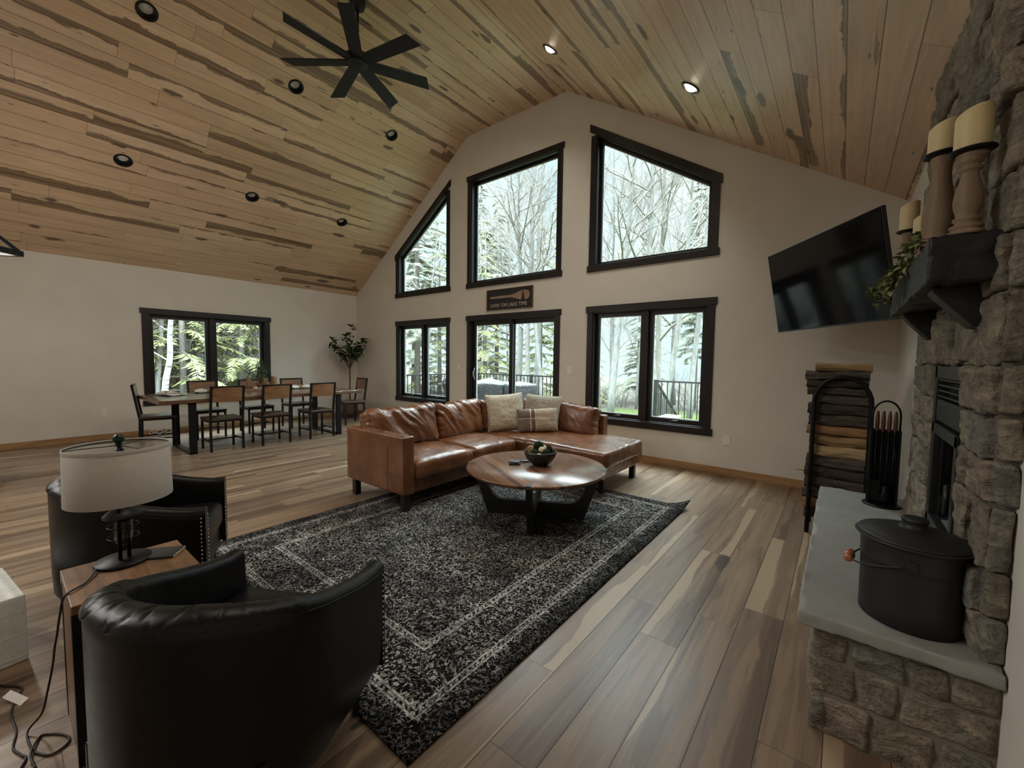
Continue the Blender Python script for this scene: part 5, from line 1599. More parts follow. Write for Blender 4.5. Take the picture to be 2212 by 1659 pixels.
m2 = MB(); m2.lathe([(0, 0), (.05, 0), (.065, .11), (.068, .115), (.062, .115), (.058, .10), (0, .10)], n=24); m2.build('pot', M['tray_wood'], t)
ms, ml = MB(), MB(); random.seed(21)
for k in range(46):
    a = random.uniform(0, 2 * pi); lean = random.uniform(.02, .13); h = random.uniform(.16, .40)
    p0 = Vector((.02 * cos(a), .02 * sin(a), .10)); p1 = Vector((lean * .6 * cos(a), lean * .6 * sin(a), .10 + h)); p2 = Vector((lean * 1.35 * cos(a), lean * 1.35 * sin(a), .10 + h - random.uniform(.02, .22)))
    pts = smooth([p0, p0.lerp(p1, .6) + Vector((0, 0, .03)), p1, p2], 4); ms.tube(pts, .0018, 4)
    for i in range(3, len(pts)):
        for q in range(2):
            d = Vector((random.gauss(cos(a) * .6, .6), random.gauss(sin(a) * .6, .6), random.gauss(.1, .5))); leaf(ml, pts[i], d, (0, 0, 1), random.uniform(.022, .045), random.uniform(.010, .018), .4, 3)
ms.build('stems', M['stem'], t); ml.build('leaves', M['leaf_table'], t)
t = thing('dried_flowers', 'tan dried flower arrangement in front of the plant on tray', 'dried flowers', (-8.07, 3.0, tz))
ms, ml = MB(), MB(); random.seed(9)
for k in range(40):
    a = random.uniform(0, 2 * pi); L = random.uniform(.10, .24); ty = random.uniform(.15, 1.15)
    d = Vector((cos(a) * sin(ty), sin(a) * sin(ty), cos(ty))); ms.tube([(0, 0, .0), d * L * .6, d * L], .0016, 4)
    for q in range(5): leaf(ml, d * L * random.uniform(.6, 1.0), d + Vector((random.gauss(0, .6), random.gauss(0, .6), random.gauss(0, .6))), (0, 0, 1), random.uniform(.03, .06), random.uniform(.010, .022), .2, 3)
ms.build('stems', M['dry'], t); ml.build('petals', M['dry'], t)

# ------------------------------------------------------------------ fig tree in the corner
FT = Vector((-8.92, 5.12, 0))
M['fig_leaf'] = leaf_mat('dark_fig_leaf', (.02, .036, .016), (.036, .062, .025), (.085, .12, .05), .36)
M['bark_fig'] = plain('brown_fig_stem', (.075, .045, .028), .8, var=.3, scale=25, bump=.4)
t = thing('fig_tree', 'dark leaved fig tree in a basket standing in the far left corner', 'potted tree', FT)
m2 = MB(); m2.lathe([(0, 0), (.15, 0), (.175, .12), (.18, .30), (.172, .31), (.165, .29), (0, .27)], n=36)
g = G('woven_basket'); co_ = g.coord(); xx_, yy_, zz_ = g.sep(co_)
hh = g.mul(g.math('SINE', g.mul(zz_, 260.0)), g.math('SINE', g.mul(g.math('ARCTAN2', yy_, xx_), 44.0)))
m2.build('basket', g.pbr(g.ramp(hh, [(.2, (.16, .10, .055)), (.8, (.36, .25, .15))]), .85, 0, g.bump(hh, .8, .01), .2), t)
ms, ml = MB(), MB(); random.seed(14)
fork = Vector((.0, .0, 1.12))
ms.tube(smooth([(0.01, 0, .27), (-.012, .006, .55), (.008, 0, .85), fork], 4), [.017] * 6 + [.0145] * 7, 8)
tips = [((-.10, -.26, 1.62), (-.12, -.36, 1.80)), ((.10, -.10, 1.60), (.12, -.16, 1.86)), ((.0, .02, 1.65), (.02, .02, 2.10)), ((.08, .20, 1.55), (.06, .32, 1.80)), ((-.06, .12, 1.5), (.04, .24, 1.62)), ((.14, .06, 1.5), (.22, .10, 1.70)), ((-.05, -.14, 1.45), (-.02, -.30, 1.58))]
for a, b in tips:
    pts = smooth([fork, fork.lerp(Vector(a), .55) + Vector((0, 0, .03)), a, b], 6); ms.tube(pts, [.010 - .007 * i / (len(pts) - 1) for i in range(len(pts))], 6)
    n0 = int(len(pts) * .42)
    for i in range(n0, len(pts)):
        for q in range(2):
            an = random.uniform(0, 2 * pi); d = Vector((cos(an), sin(an), random.gauss(.10, .45))); d.normalize()
            p = pts[i] + d * .015
            leaf(ml, p, d, (0, 0, 1), random.uniform(.10, .17), random.uniform(.07, .105), .35, 5, .18)
    for q in range(4):
        an = random.uniform(0, 2 * pi); leaf(ml, pts[-1], (cos(an), sin(an), .9), (0, 0, 1), .13, .075, .3, 5, .18)
ms.build('stem', M['bark_fig'], t); ml.build('leaves', M['fig_leaf'], t)

# small white lattice frame by the baseboard
t = thing('lattice_frame', 'low white lattice frame standing at left baseboard under the head chair', 'lattice frame', (XL + .05, 1.80, 0))
m2 = MB(); m2.box(-.008, .008, -.19, .22, .004, .016); m2.box(-.008, .008, -.19, .22, .082, .094); m2.box(-.008, .008, -.19, -.178, .004, .094); m2.box(-.008, .008, .208, .22, .004, .094); m2.build('outer_frame', M['white_plastic'], t)
for k in range(3):
    y = -.178 + k * .1287
    for (za, zb) in ((.016, .082), (.082, .016)):
        m2 = MB(); m2.bar((0, y, za), (0, y + .1287, zb), .010, .008, up=(1, 0, 0)); m2.build('cross_bar', M['white_plastic'], t)

# kitchen island end and the cage pendant, both cut by the left frame edge
t = thing('kitchen_island', 'wooden end of the kitchen island just inside the left photo edge', 'island', (-7.1, -1.2, 0))
m2 = MB(); m2.box(-.295, .295, -1.18, 1.18, 0, .86); m2.build('cabinet_body', M['base_oak'], t, bevel=.003)
m2 = MB(); m2.box(-.31, .31, -1.20, 1.195, .86, .90); m2.build('worktop', M['white_plastic'], t, bevel=.004)
V0 = Vector((-6.3, .195, 2.365)); PC = V0 + Vector((0, -.42, 0))
t = thing('cage_pendant', 'black angular cage pendant light poking in at the left edge below the ceiling', 'pendant light', PC)
ring = [Vector((0, .42, 0)), Vector((.42, 0, 0)), Vector((0, -.42, 0)), Vector((-.42, 0, 0))]
m2 = MB()
for i in range(4): m2.bar(ring[i], ring[(i + 1) % 4], .045, .05)
m2.build('square_ring', M['black_metal'], t, bevel=.004)
for i in range(4):
    m2 = MB(); m2.bar(ring[i], (0, 0, .42), .045, .035); m2.build('sloping_bar', M['black_metal'], t, bevel=.004)
ztop = ZE + (ZR - ZE) * (PC.x - XL) / (XK - XL)
m2 = MB(); m2.lathe([(.009, .42), (.009, ztop - PC.z)], n=12); m2.build('stem_rod', M['black_metal'], t)
M['opal'] = emis('opal_glass_lit', (1.0, .84, .62), 2.0)
m2 = MB(); m2.ball((0, 0, .14), .09, 24, 16); m2.build('opal_globe', M['opal'], t)
d = bpy.data.lights.new('pendant_lamp', 'POINT'); d.energy = LAMP_PENDANT; d.color = LAMP_COLOR; d.shadow_soft_size = .1
lo = bpy.data.objects.new('pendant_lamp', d); COL.objects.link(lo); lo.location = PC + Vector((0, 0, -.02))

# sign over the sliding door
t = thing('wall_sign', 'dark wooden sign with a paddle reading LIVIN ON LAKE TIME over the door', 'sign', (-4.545, YG, 2.448))
SW, SH = .995, .338
m2 = MB(); m2.box(-SW / 2, SW / 2, -.016, -.001, -SH / 2, SH / 2); m2.build('board', plain('charcoal_sign_board', (.018, .016, .018), .7, scale=40), t)
M['sign_frame'] = oak('sign_frame_wood', ((.06, .035, .02), (.11, .065, .035), (.17, .10, .055)), 1.0, .6, 0)
for nm, b in (('a', (-SW / 2 - .012, SW / 2 + .012, SH / 2, SH / 2 + .012)), ('b', (-SW / 2 - .012, SW / 2 + .012, -SH / 2 - .012, -SH / 2)), ('c', (-SW / 2 - .012, -SW / 2, -SH / 2, SH / 2)), ('d', (SW / 2, SW / 2 + .012, -SH / 2, SH / 2))):
    m2 = MB(); m2.box(b[0], b[1], -.024, -.001, b[2], b[3]); m2.build('frame_strip', M['sign_frame'], t)
M['sign_tan'] = plain('tan_sign_paint', (.30, .21, .15), .7, var=.2, scale=14)
M['sign_cream'] = plain('cream_sign_paint', (.50, .44, .38), .7, var=.15, scale=30)
m2 = MB()
up_ = [(-.43, .010), (-.40, .018), (.05, .022), (.12, .035), (.20, .062), (.28, .078), (.36, .080), (.41, .065), (.44, .035), (.445, .01)]
pl = [(x, z + .035) for x, z in up_] + [(x, -z + .055 - .02) for x, z in up_[::-1]]
for i in range(len(up_) - 1):
    (xa, za), (xb, zb) = up_[i], up_[i + 1]
    m2.prism([(xa, .04 - za), (xb, .04 - zb), (xb, .04 + zb), (xa, .04 + za)], lambda p, d: (p[0], d, p[1]), -.0185, -.015)
m2.build('paddle', M['sign_tan'], t)
m2 = MB(); m2.prism([(.265, -.04), (.35, -.04), (.318, .115), (.303, .115)], lambda p, d: (p[0], d, p[1]), -.0195, -.0165); m2.build('paddle_band', plain('dark_red_band', (.05, .02, .018), .7), t)
fc = bpy.data.curves.new('sign_lettering', 'FONT'); fc.body = "LIVIN' ON LAKE TIME"; fc.size = .098; fc.align_x = 'CENTER'; fc.align_y = 'CENTER'; fc.extrude = .0012; fc.space_character = 1.06
tmp = bpy.data.objects.new('sign_lettering', fc); COL.objects.link(tmp)
dg = bpy.context.evaluated_depsgraph_get(); me = bpy.data.meshes.new_from_object(tmp.evaluated_get(dg)); bpy.data.objects.remove(tmp)
xs = [v.co.x for v in me.vertices]; wd = max(xs) - min(xs)
lo = bpy.data.objects.new('lettering', me); link(lo, t); me.materials.clear(); me.materials.append(M['sign_cream'])
lo.location = (-.01, -.0178, -.105); lo.rotation_euler = (pi / 2, 0, 0); lo.scale = (.80 / wd, .92, 1)
# ------------------------------------------------------------------ outside: ground, deck, railings, trees
random.seed(77)
GZ = -.95
def ground_mat():
    g = G('forest_ground'); co = g.coord(); x, y, z = g.sep(co)
    n = g.noise(co, .35, 4, .6); n2 = g.noise(co, 4, 4, .6); f = g.noise(co, 40, 3, .7)
    grass = g.ramp(g.add(g.mul(n2, .5), g.mul(f, .5)), [(.3, (.035, .052, .012)), (.55, (.06, .085, .02)), (.75, (.095, .115, .04))])
    duff = g.ramp(g.add(g.mul(n2, .5), g.mul(f, .5)), [(.3, (.04, .036, .028)), (.55, (.07, .064, .052)), (.75, (.11, .10, .085))])
    lawn = g.step(g.add(y, g.mul(g.sub(n, .5), 5.0)), 19.0, 23.0)
    side = g.sub(1.0, g.step(g.add(x, g.mul(g.sub(n, .5), 4.0)), -10.5, -8.5))
    return g.pbr(g.mix(g.math('MAXIMUM', lawn, side), grass, duff), .95, 0, g.bump(f, .6, .05), .1)
m_ = MB(); N = 70; v = []
for j in range(N + 1):
    for i in range(N + 1):
        x = -75 + 120 * i / N; y = -35 + 125 * j / N
        far = max(0, math.hypot(x + 4, y) - 14)
        v.append((x, y, GZ + .25 * nz((x, y, 0), .13, 3) * min(1, far / 8) - .035 * max(0, y - 16) + .03 * max(0, -x - 16)))
m_.add(v, [(j * (N + 1) + i, j * (N + 1) + i + 1, (j + 1) * (N + 1) + i + 1, (j + 1) * (N + 1) + i) for j in range(N) for i in range(N)], True)
tag(m_.build('ground', ground_mat()), kind='structure')
tag(MB().box(XL - .25, XR + .25, YB - .25, YG + .25, -1.2, -.125).build('foundation', plain('grey_concrete', (.25, .25, .24), .9)), kind='structure')
M['deck'] = plain('weathered_deck_boards', (.13, .118, .10), .8, var=.2, scale=6)
m_ = MB()
for k in range(21):
    y = YG + WT + .01 + k * .143; m_.box(-8.35, 1.2, y, y + .138, -.11, -.075)
m_.box(-8.3, 1.1, YG + WT + .02, 8.6, -.30, -.115)
for x in (-8.1, -5.5, -3.0, .8):
    m_.box(x - .07, x + .07, 8.35, 8.5, -1.3, -.3)
tag(m_.build('deck', M['deck']), kind='structure')
DKZ = -.075
M['rail'] = plain('black_aluminium_railing', (.018, .019, .020), .45, .3)
def railing(name, a, b, label, z0a=DKZ, z0b=None, top=.985, posts=True, group='black deck railings'):
    z0b = z0a if z0b is None else z0b
    a = Vector((*a, z0a)); b = Vector((*b, z0b)); H = Vector((0, 0, top - DKZ)); L = (b - a).length
    t = thing(name, label, 'railing', a, group=group)
    b0 = b - a
    m2 = MB(); m2.bar(H, b0 + H, .045, .035); m2.build('top_rail', M['rail'], t)
    lo_ = Vector((0, 0, .09))
    m2 = MB(); m2.bar(lo_, b0 + lo_, .03, .03); m2.build('bottom_rail', M['rail'], t)
    n = int(round(L / .118)); bm_ = None
    m2 = MB(); m2.bar((0, 0, .09), (0, 0, top - DKZ - .01), .017, .017, up=(0, 1, 0)); bme = m2.mesh('baluster', M['rail'])
    for k in range(1, n):
        o_ = bpy.data.objects.new('baluster', bme); link(o_, t); o_.location = b0 * (k / n)
    k_ = max(1, int(round(L / 1.9)))
    for k in range(k_ + 1):
        m2 = MB(); p = b0 * (k / k_); m2.box(p.x - .035, p.x + .035, p.y - .035, p.y + .035, p.z, p.z + top - DKZ + .03); m2.build('post', M['rail'], t)
railing('deck_railing', (-8.15, 8.62), (-4.35, 8.62), 'black deck railing behind the covered furniture outside the sliding door')
railing('deck_railing', (-3.02, 8.62), (1.1, 8.62), 'black deck railing seen through right pane of the right casement window')
railing('deck_railing', (-8.2, 5.85), (-8.2, 8.60), 'black side deck railing seen through the left casement window')
railing('stair_railing', (-3.06, 8.72), (-3.06, 10.3), 'black sloping stair handrail beyond the deck opening', DKZ, -1.0)
# bench, covered furniture and grill on the deck
M['bench_wood'] = oak('pale_bench_plank', ((.20, .165, .12), (.28, .24, .18), (.34, .30, .23)), .8, .7, 1)
t = thing('deck_bench', 'pale plank bench with black legs on the deck beside the railing', 'bench', (-2.52, 7.72, DKZ))
m2 = MB(); m2.box(-.14, .14, -.5, .5, .40, .44); m2.build('seat', M['bench_wood'], t, bevel=.004)
for y in (-.42, .42):
    m2 = MB(); m2.box(-.12, .12, y - .02, y + .02, 0, .40); m2.build('leg', M['rail'], t)
def cover_mat():
    g = G('grey_vinyl_cover'); co = g.coord(); n = g.noise(co, 4, 3, .6, 1.0); f = g.noise(co, 18, 3, .6, 1.2)
    return g.pbr(g.ramp(n, [(.3, (.014, .016, .018)), (.7, (.032, .035, .037))]), .38, 0, g.bump(g.add(n, f), .6, .04), .5)
M['cover'] = cover_mat()
def cover(name, label, c, s, seed, rz=0.0, peak=0.0):
    def disp(p, n, w):
        q = Vector((0, 0, 0))
        if n.z > .3: q.z += -.07 * (1 - abs(w[0])) * (1 - abs(w[1])) + peak * max(0, 1 - math.hypot(w[0] + .1, w[1]) * 1.4)
        fl = (1 - (w[2] * .5 + .5))
        return q + n * (nz(p, 2.2, seed) * .05 + .03 * nz((p.x * 7, p.y * 7, p.z * 1.5), 1, seed) * (.3 + fl)) + Vector((w[0], w[1], 0)) * .03 * fl
    m2 = MB(); m2.rbox((0, 0, s[2] / 2), s, .06, (30, 22, 16), disp)
    o_ = m2.build(name, M['cover']); o_.location = (c[0], c[1], DKZ + .005); o_.rotation_euler = (0, 0, rz)
    return tag(o_, label, 'covered furniture')
cover('covered_patio_set', 'large grey vinyl cover with pale sagging top outside the left door panel', (-6.62, 7.55), (1.25, 1.0, .93), 3.3, .1, .10)
cover('covered_grill', 'crumpled dark grey cover over a grill outside the right door panel', (-5.66, 7.42), (.46, .66, .93), 8.1, -.2, .12)
t = thing('pellet_grill', 'dark pellet grill with side shelf on the deck outside left casement window', 'grill', (-7.75, 7.25, DKZ))
M['grill'] = plain('dark_grill_steel', (.03, .032, .034), .4, .4)
m2 = MB(); R_ = Matrix.Rotation(pi / 2, 3, 'Y'); m2.lathe([(0, -.38), (.22, -.38), (.24, -.36), (.24, .36), (.22, .38), (0, .38)], c=(.25, 0, .82), n=28, m=R_); m2.build('barrel', M['grill'], t)
m2 = MB(); m2.box(-.38, -.13, -.2, .2, .78, .82); m2.build('side_shelf', M['grill'], t, bevel=.004)
for x in (-.05, .55):
    for y in (-.16, .16):
        m2 = MB(); m2.box(x - .025, x + .025, y - .025, y + .025, 0, .7); m2.build('leg', M['grill'], t)
m2 = MB(); m2.tube([(-.02, -.26, .86), (.25, -.29, .87), (.52, -.26, .86)], .014, 8); m2.build('lid_handle', M['steel'], t)

# trees
def bark_mat(nm, cols, sc_=1.0, rough=.9):
    g = G(nm); co = g.coord(); n = g.noise(g.mapping(co, (6 * sc_, 6 * sc_, 1.6 * sc_)), 1.0, 4, .65, .8); f = g.noise(g.mapping(co, (20 * sc_, 20 * sc_, 6 * sc_)), 1.0, 3)
    return g.pbr(g.ramp(g.add(g.mul(n, .6), g.mul(f, .4)), [(.32, cols[0]), (.5, cols[1]), (.68, cols[2])]), rough, 0, g.bump(n, .6, .05), .15)
M['bark_grey'] = bark_mat('pale_grey_bark', ((.11, .105, .10), (.19, .185, .175), (.27, .265, .255)))
M['bark_dark'] = bark_mat('brown_grey_bark', ((.15, .14, .125), (.23, .215, .195), (.32, .30, .28)))
g = G('white_birch_bark'); co_ = g.coord(); nb = g.noise(g.mapping(co_, (3, 3, 26)), 1.0, 4, .65, .6); nk = g.noise(g.mapping(co_, (5, 5, 9)), 1.0, 3, .6)
cb = g.ramp(nb, [(.34, (.05, .045, .04)), (.42, (.20, .195, .185)), (.6, (.34, .335, .325))]); cb = g.mix(g.step(nk, .66, .72), cb, (.05, .045, .04))
M['birch'] = g.pbr(cb, .75, 0, g.bump(nb, .5, .02), .25)
M['twigs'] = bark_mat('grey_brown_twigs', ((.14, .125, .11), (.22, .20, .18), (.31, .285, .26)))
M['needles'] = leaf_mat('olive_green_needles', (.08, .092, .032), (.145, .155, .052), (.25, .25, .095), .7)
M['needles_dark'] = leaf_mat('grey_green_needles', (.12, .135, .10), (.19, .205, .15), (.27, .28, .20), .75)
def limb(mb_, p, d, L, r, depth, spread, curl, rng, kids):
    n = 5 if depth > 1 else 4
    pts = [Vector(p)]; d = Vector(d).normalized()
    for i in range(n):
        d = (d + Vector((rng.gauss(0, curl), rng.gauss(0, curl), rng.gauss(.05, curl * .6)))).normalized(); pts.append(pts[-1] + d * L / n)
    mb_.tube(pts, [r * (1 - .72 * i / n) for i in range(n + 1)], 5 if r > .02 else 3, caps=False)
    if depth <= 0: return
    for k in range(kids[depth]):
        f = rng.uniform(.22, 1.0); i = min(n - 1, int(f * n)); q = pts[i].lerp(pts[i + 1], f * n - i)
        ax = Vector((rng.gauss(0, 1), rng.gauss(0, 1), rng.gauss(0, .3))).normalized()
        nd = (pts[i + 1] - pts[i]).normalized() + ax * spread
        limb(mb_, q, nd, L * rng.uniform(.38, .62), max(.003, r * .36 * (1 - .4 * f)), depth - 1, spread, curl * 1.1, rng, kids)
def bare_tree_meshes(seed, H, r, first, nl, spread, lean=(0, 0), curl=.07, bark='bark_grey', limb_len=.26, depth=2):
    rng = random.Random(seed); mt, mb_ = MB(), MB()
    pts = []; p = Vector((0, 0, -.3)); d = Vector((lean[0], lean[1], 1)).normalized(); n = 12
    for i in range(n + 1):
        pts.append(p.copy()); d = (d + Vector((rng.gauss(0, curl * .35), rng.gauss(0, curl * .35), .02))).normalized(); p += d * (H + .3) / n
    rad = [r * (1 - .86 * (i / n) ** 1.1) for i in range(n + 1)]
    mt.tube(pts, rad, 9)
    for k in range(nl):
        f = first + (1 - first) * (k + rng.random()) / nl; i = min(n - 1, int(f * n)); q = pts[i].lerp(pts[i + 1], f * n - i)
        a = rng.uniform(0, 2 * pi); d = Vector((cos(a) * spread, sin(a) * spread, rng.uniform(.35, 1.0)))
        limb(mb_, q, d, H * limb_len * (1.15 - .75 * f) * rng.uniform(.7, 1.2), rad[i] * .48, depth, .75, .16, rng, {3: 5, 2: 9, 1: 8})
    return mt.mesh('trunk', M[bark]), mb_.mesh('branches', M['twigs'])
def conifer_meshes(seed, H, R_, first, mat, nwh, droop=.35, dens=1.0):
    rng = random.Random(seed); mt, ml, mbr = MB(), MB(), MB()
    mt.tube([(0, 0, -.3), (.02, 0, H * .5), (0, .03, H)], [H * .011 + .03, H * .007 + .015, .008], 8)
    for w in range(nwh):
        f = first + (1 - first) * (w + rng.random() * .6) / nwh; z = H * f; L0 = R_ * (1 - (f - first) / (1.02 - first)) ** .75 + .25
        for k in range(rng.randint(4, 6)):
            a = rng.uniform(0, 2 * pi); L = L0 * rng.uniform(.6, 1.15); N = 7
            pts = [Vector((0, 0, z))]
            for i in range(1, N + 1):
                q = i / N; pts.append(Vector((cos(a) * L * q, sin(a) * L * q, z + .10 * L * q - droop * L * q * q + rng.gauss(0, .02))))
            mbr.tube(pts, [.016 * (1 - .8 * i / N) for i in range(N + 1)], 3, caps=False)
            nt_ = int(24 * dens * (L / 1.6 + .4))
            for j in range(nt_):
                q = .18 + .82 * (j + rng.random()) / nt_; i = min(N - 1, int(q * N)); p = pts[i].lerp(pts[i + 1], q * N - i)
                for s in (-1, 1):
                    b = a + s * rng.uniform(.35, 1.35); tl = L * .24 * (1.15 - q * .8) * rng.uniform(.5, 1.2) + .05
                    d = Vector((cos(b), sin(b), -.25 - rng.random() * .35)); d.normalize()
                    sd_ = d.cross(Vector((0, 0, 1))).normalized(); wd = .016 + .022 * rng.random()
                    e = p + d * tl; m1 = p + d * tl * .45
                    ml.add([p, m1 + sd_ * wd - Vector((0, 0, .02)), e, m1 - sd_ * wd - Vector((0, 0, .02)), m1 + Vector((0, 0, .02))], [(0, 1, 4), (1, 2, 4), (2, 3, 4), (3, 0, 4)])
    return mt.mesh('trunk', M['bark_dark']), mbr.mesh('boughs', M['twigs']), ml.mesh('needles', M[mat])
def gz(x, y):
    far = max(0, math.hypot(x + 4, y) - 14)
    return GZ + .25 * nz((x, y, 0), .13, 3) * min(1, far / 8) - .035 * max(0, y - 16) + .03 * max(0, -x - 16)
def place(name, label, cat, meshes, x, y, rz, s, group):
    t = thing(name, label, cat, (x, y, gz(x, y) - .02), rz, group); t.scale = (s, s, s)
    for me in meshes:
        link(bpy.data.objects.new(me.name.split('.')[0], me), t)
    return t
bare = [bare_tree_meshes(1, 17, .17, .30, 22, .75), bare_tree_meshes(2, 15, .13, .35, 20, .6, (.05, 0)), bare_tree_meshes(3, 19, .20, .38, 24, .8, (-.04, .02)), bare_tree_meshes(4, 12, .09, .25, 18, .6, (.02, .04)), bare_tree_meshes(5, 16, .14, .22, 24, .35, (0, 0), .05, 'bark_dark', .34)]
con = [conifer_meshes(11, 14, 2.3, .10, 'needles_dark', 30), conifer_meshes(12, 11, 2.0, .06, 'needles', 24, .4, .65), conifer_meshes(13, 17, 2.6, .22, 'needles_dark', 32, .3), conifer_meshes(14, 8, 1.9, .05, 'needles', 20, .45, .60)]
GB, GC = 'bare hardwood trees beyond the deck', 'evergreen trees beyond the house'
B_ = lambda i, x, y, rz, s, lb: place('bare_tree', lb, 'tree', bare[i], x, y, radians(rz), s, GB)
C_ = lambda i, x, y, rz, s, lb: place('evergreen_tree', lb, 'tree', con[i], x, y, radians(rz), s, GC)
# seen through the upper windows and the right casement
B_(0, -14.2, 20.0, 20, 1.12, 'tall bare tree with a dense fan of limbs filling the middle upper window')
B_(1, -11.9, 17.5, 200, .95, 'bare tree with slanting limbs at right edge of the middle upper window')
B_(2, -17.6, 22.5, 75, .92, 'bare leaning tree at left of the middle upper window')
B_(3, -19.4, 24.0, 130, 1.0, 'low thin bare tree at lower left of the middle upper window')
B_(4, -6.7, 19.5, 10, 1.05, 'many-stemmed bare tree in the centre of right trapezoid window')
B_(3, -9.2, 19.5, 250, 1.12, 'shorter bare tree at left of the right trapezoid window')
B_(1, -5.1, 18.8, 95, 1.0, 'bare tree with crooked limbs at right of the right trapezoid window')
B_(0, -8.0, 26.0, 160, .95, 'farther bare tree behind the many-stemmed one in the right window')
B_(2, -7.5, 16.0, 300, .78, 'thick pale trunk at left of the right casement window')
B_(2, -5.9, 16.8, 40, .80, 'thick pale trunk just right of the mullion of right casement window')
B_(1, -5.15, 15.5, 10, .86, 'leaning pale trunk in right pane of the right casement window')
C_(2, -6.2, 23.5, 30, .75, 'grey green spruce in right pane of the right casement window')
C_(0, -9.9, 25.0, 80, .72, 'grey green spruce in left pane of the right casement window')
C_(2, -11.0, 29.0, 200, .7, 'more distant spruce in left pane of the right casement window')
C_(0, -4.2, 28.0, 10, .62, 'small distant spruce at right edge of the right casement window')
B_(3, -8.6, 21.5, 15, .9, 'slender bare tree between trunks in left pane of right casement window')
B_(3, -10.4, 22.5, 115, .85, 'slender bare sapling near spruce in left pane of right casement window')
# seen through the door and the left casement
B_(2, -13.6, 17.6, 190, .85, 'pale trunk right of the middle stile of the sliding door')
B_(0, -12.7, 17.2, 100, .78, 'second pale trunk in the right panel of the sliding door')
C_(1, -17.2, 18.8, 60, 1.0, 'yellow green hemlock in left panel of the sliding door')
C_(1, -14.9, 21.5, 260, 1.0, 'yellow green hemlock in right panel of the sliding door')
C_(3, -12.0, 20.5, 130, 1.0, 'low yellow green hemlock at right side of the sliding door')
C_(0, -19.0, 22.0, 10, 1.0, 'tall grey green spruce behind hemlocks in left door panel')
C_(1, -21.0, 18.5, 150, 1.05, 'yellow green hemlock in right pane of the left casement window')
C_(0, -25.0, 19.5, 40, 1.05, 'tall grey green spruce in left pane of the left casement window')
C_(2, -20.4, 16.2, 220, .95, 'tall spruce filling the left trapezoid window')
B_(3, -18.0, 14.8, 15, .95, 'arching bare tree in the left trapezoid window')
C_(2, -23.0, 24.5, 100, 1.0, 'distant spruce between the left casement and the door')
C_(2, -17.5, 28.0, 300, .95, 'distant spruce seen over the hemlocks of the right door panel')
# low bushes along the shore
M['brush'] = bark_mat('brown_brush_twigs', ((.06, .053, .045), (.10, .09, .08), (.15, .138, .122)))
def bush_meshes(seed, n, h):
    rng = random.Random(seed); mb_ = MB()
    for k in range(n):
        a = rng.uniform(0, 2 * pi); limb(mb_, (.3 * rng.gauss(0, 1), .3 * rng.gauss(0, 1), 0), (cos(a) * .5, sin(a) * .5, 1), h * rng.uniform(.6, 1.1), .014, 2, .6, .15, rng, {2: 6, 1: 5})
    return (mb_.mesh('branches', M['brush']),)
bush = [bush_meshes(31, 26, 1.5), bush_meshes(32, 22, 1.1)]
for i, (x, y, s_, lb) in enumerate(((-10.9, 18.6, 1.0, 'grey brown bush low at left edge of the right casement window'), (-9.4, 19.4, .9, 'grey brown bush below the spruce in right casement window'), (-8.2, 18.4, .8, 'grey bush near the mullion of right casement window'), (-6.6, 17.6, .9, 'grey bush behind the stair rail in right casement window'), (-5.0, 18.2, 1.0, 'grey bush behind the balusters, middle of right pane'), (-3.9, 17.6, .9, 'grey bush at right edge of the right casement window'),
        (-12.3, 15.2, .9, 'twiggy bush beyond the railing at right of the door'), (-14.6, 15.6, 1.1, 'twiggy bush beyond the covered furniture at door centre'), (-17.2, 16.2, 1.2, 'twiggy bush beyond the railing at left door panel'), (-19.6, 13.6, 1.2, 'twiggy bush beyond the side railing at left casement'))):
    place('bush', lb, 'bush', bush[i % 2], x * 1.2, y * 1.2, i * 1.1, s_, 'bare bushes beyond the deck')
# seen through the dining window
rb = random.Random(4); mt, mbb = MB(), MB()
tr = smooth([(0, -.02, -.4), (0, .08, .9), (0, .16, 1.7), (0, .26, 2.3), (0, .28, 3.0), (0, .36, 3.8), (0, .34, 4.6), (.1, .4, 8.0)], 5)
mt.tube(tr, [.088 - .05 * i / (len(tr) - 1) for i in range(len(tr))], 10)
mt.tube(smooth([(0, .08, .9), (0, -.18, 1.5), (.1, -.42, 1.9), (.1, -.8, 2.4)], 5), [.048 - .025 * i / 15 for i in range(16)], 8)
for (p, d, L) in (((0, .33, 3.35), (0, 1, .15), 1.7), ((0, .28, 3.0), (0, -1, .5), 1.2), ((0, .34, 3.9), (0, .8, .5), 1.1), ((0, .25, 2.2), (0, -1, .6), 1.0), ((.02, .36, 5.0), (.3, -.7, .6), 1.5), ((.05, .38, 6.2), (-.3, .7, .7), 1.6)):
    limb(mbb, p, d, L, .026, 2, .7, .22, rb, {2: 4, 1: 4})
birch = (mt.mesh('trunk', M['birch']), mbb.mesh('branches', M['birch']))
place('birch_tree', 'white birch with a curved trunk in left pane of the dining window', 'tree', birch, -14.3, 2.70, 0, 1.0, 'white birches')
C_(3, -16.6, 3.75, 20, 1.0, 'hemlock with yellow green boughs behind the birch in dining window')
C_(3, -16.4, 5.35, 150, .95, 'yellow green hemlock in right pane of the dining window')
C_(1, -17.5, 2.0, 70, .95, 'hemlock left of the birch in the dining window')
C_(1, -18.0, 4.3, 200, 1.0, 'tall hemlock in the middle behind the dining window mullion')
C_(1, -17.0, 6.6, 310, .9, 'hemlock at the right edge of the dining window')
C_(0, -22.0, 2.9, 30, 1.0, 'dark spruce deep behind the birch trunk')
C_(0, -22.5, 5.6, 120, 1.05, 'dark spruce deep behind the right pane of dining window')
C_(2, -26.0, 1.2, 220, 1.0, 'farthest spruce at left of the dining window')
C_(0, -25.5, 8.2, 250, 1.0, 'farthest spruce at right of the dining window')
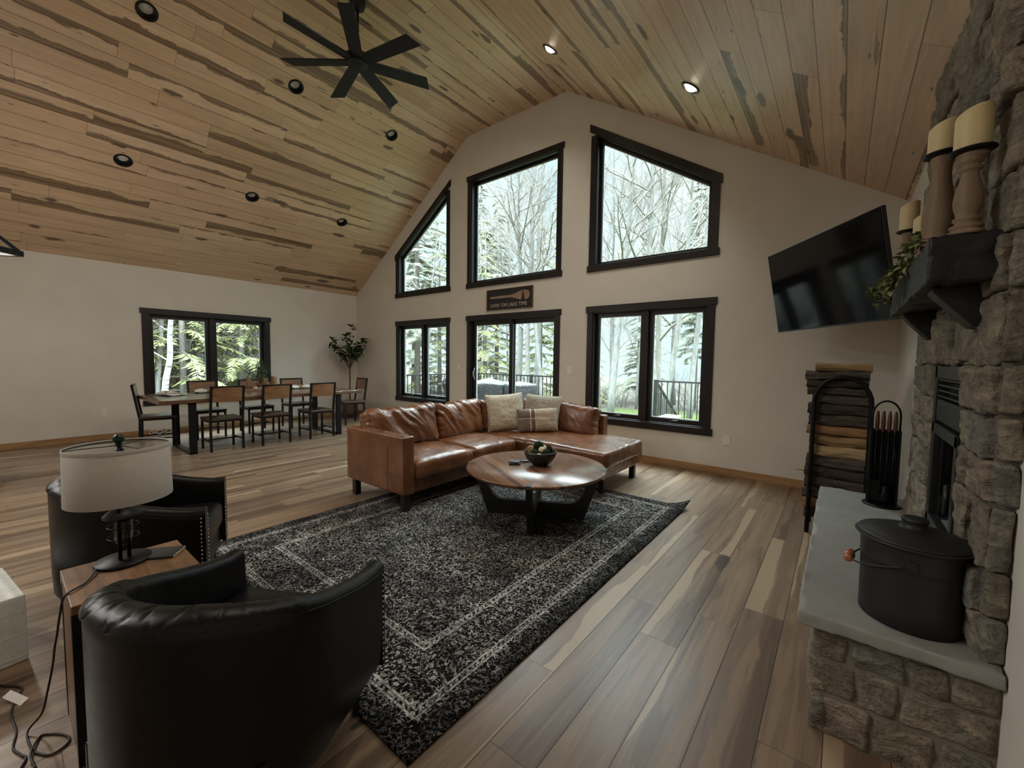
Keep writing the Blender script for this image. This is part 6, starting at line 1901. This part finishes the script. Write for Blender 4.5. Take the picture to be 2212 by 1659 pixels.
C_(0, -27.0, 4.4, 10, 1.15, 'farthest spruce in the middle of the dining window')
C_(2, -30.0, 6.4, 100, 1.1, 'remote spruce closing the gap in dining window right pane')
C_(2, -30.0, 2.4, 170, 1.1, 'remote spruce closing the gap in dining window left pane')
for i, (bi, x, y, rz) in enumerate(((3, -16.5, 3.0, 15), (1, -19.5, 3.6, 60), (3, -16.0, 5.9, 100), (4, -20.0, 5.0, 150), (3, -18.8, 6.9, 200), (1, -20.5, 2.2, 250), (0, -23.5, 4.0, 300), (4, -24.0, 6.9, 10))):
    B_(bi, x, y, rz, .9, ['thin bare sapling just right of the birch', 'bare tree behind the mullion of dining window', 'thin bare sapling at right pane of the dining window', 'bushy bare tree behind the right-hand hemlock', 'slim bare tree at far right of the dining window', 'bare tree left of the birch in dining window', 'grey bare tree deep in the wood behind dining window', 'bushy bare tree deep in the wood at right'][i])

for i, (x, y, s_, lb) in enumerate(((-19.2, 2.2, 2.6, 'tall twiggy thicket left of the birch'), (-20.4, 3.4, 3.2, 'tall twiggy thicket right behind the birch'), (-19.6, 4.7, 2.8, 'twiggy thicket behind the dining window mullion'), (-20.8, 6.2, 3.2, 'twiggy thicket in middle of the right dining pane'), (-19.4, 7.6, 2.8, 'twiggy thicket at right of the dining window'),
        (-25.0, 3.2, 4.2, 'deep twiggy thicket behind the left dining pane'), (-25.4, 6.4, 4.4, 'deep twiggy thicket behind the right dining pane'), (-26.5, 9.2, 4.2, 'deep twiggy thicket at right edge of the dining window'), (-32.0, 4.6, 5.0, 'remote twiggy thicket closing the wood'), (-33.0, 8.4, 5.2, 'remote twiggy thicket at right, closing the wood'), (-33.0, 1.4, 5.0, 'remote twiggy thicket at left, closing the wood'))):
    place('thicket', lb, 'bush', bush[i % 2], x, y, i * 2.3, s_, 'twiggy thickets in the wood')
for i, (mi, x, y, s_, lb) in enumerate(((0, -36.0, 3.4, 1.2, 'last spruce row in the wood, left of centre'), (0, -37.0, 8.0, 1.25, 'last spruce row in the wood, right of centre'), (2, -36.5, 11.5, 1.2, 'last spruce row in the wood, at right'), (0, -34.0, -.6, 1.2, 'last spruce row in the wood, at left'))):
    C_(mi, x, y, i * 70, s_, lb)
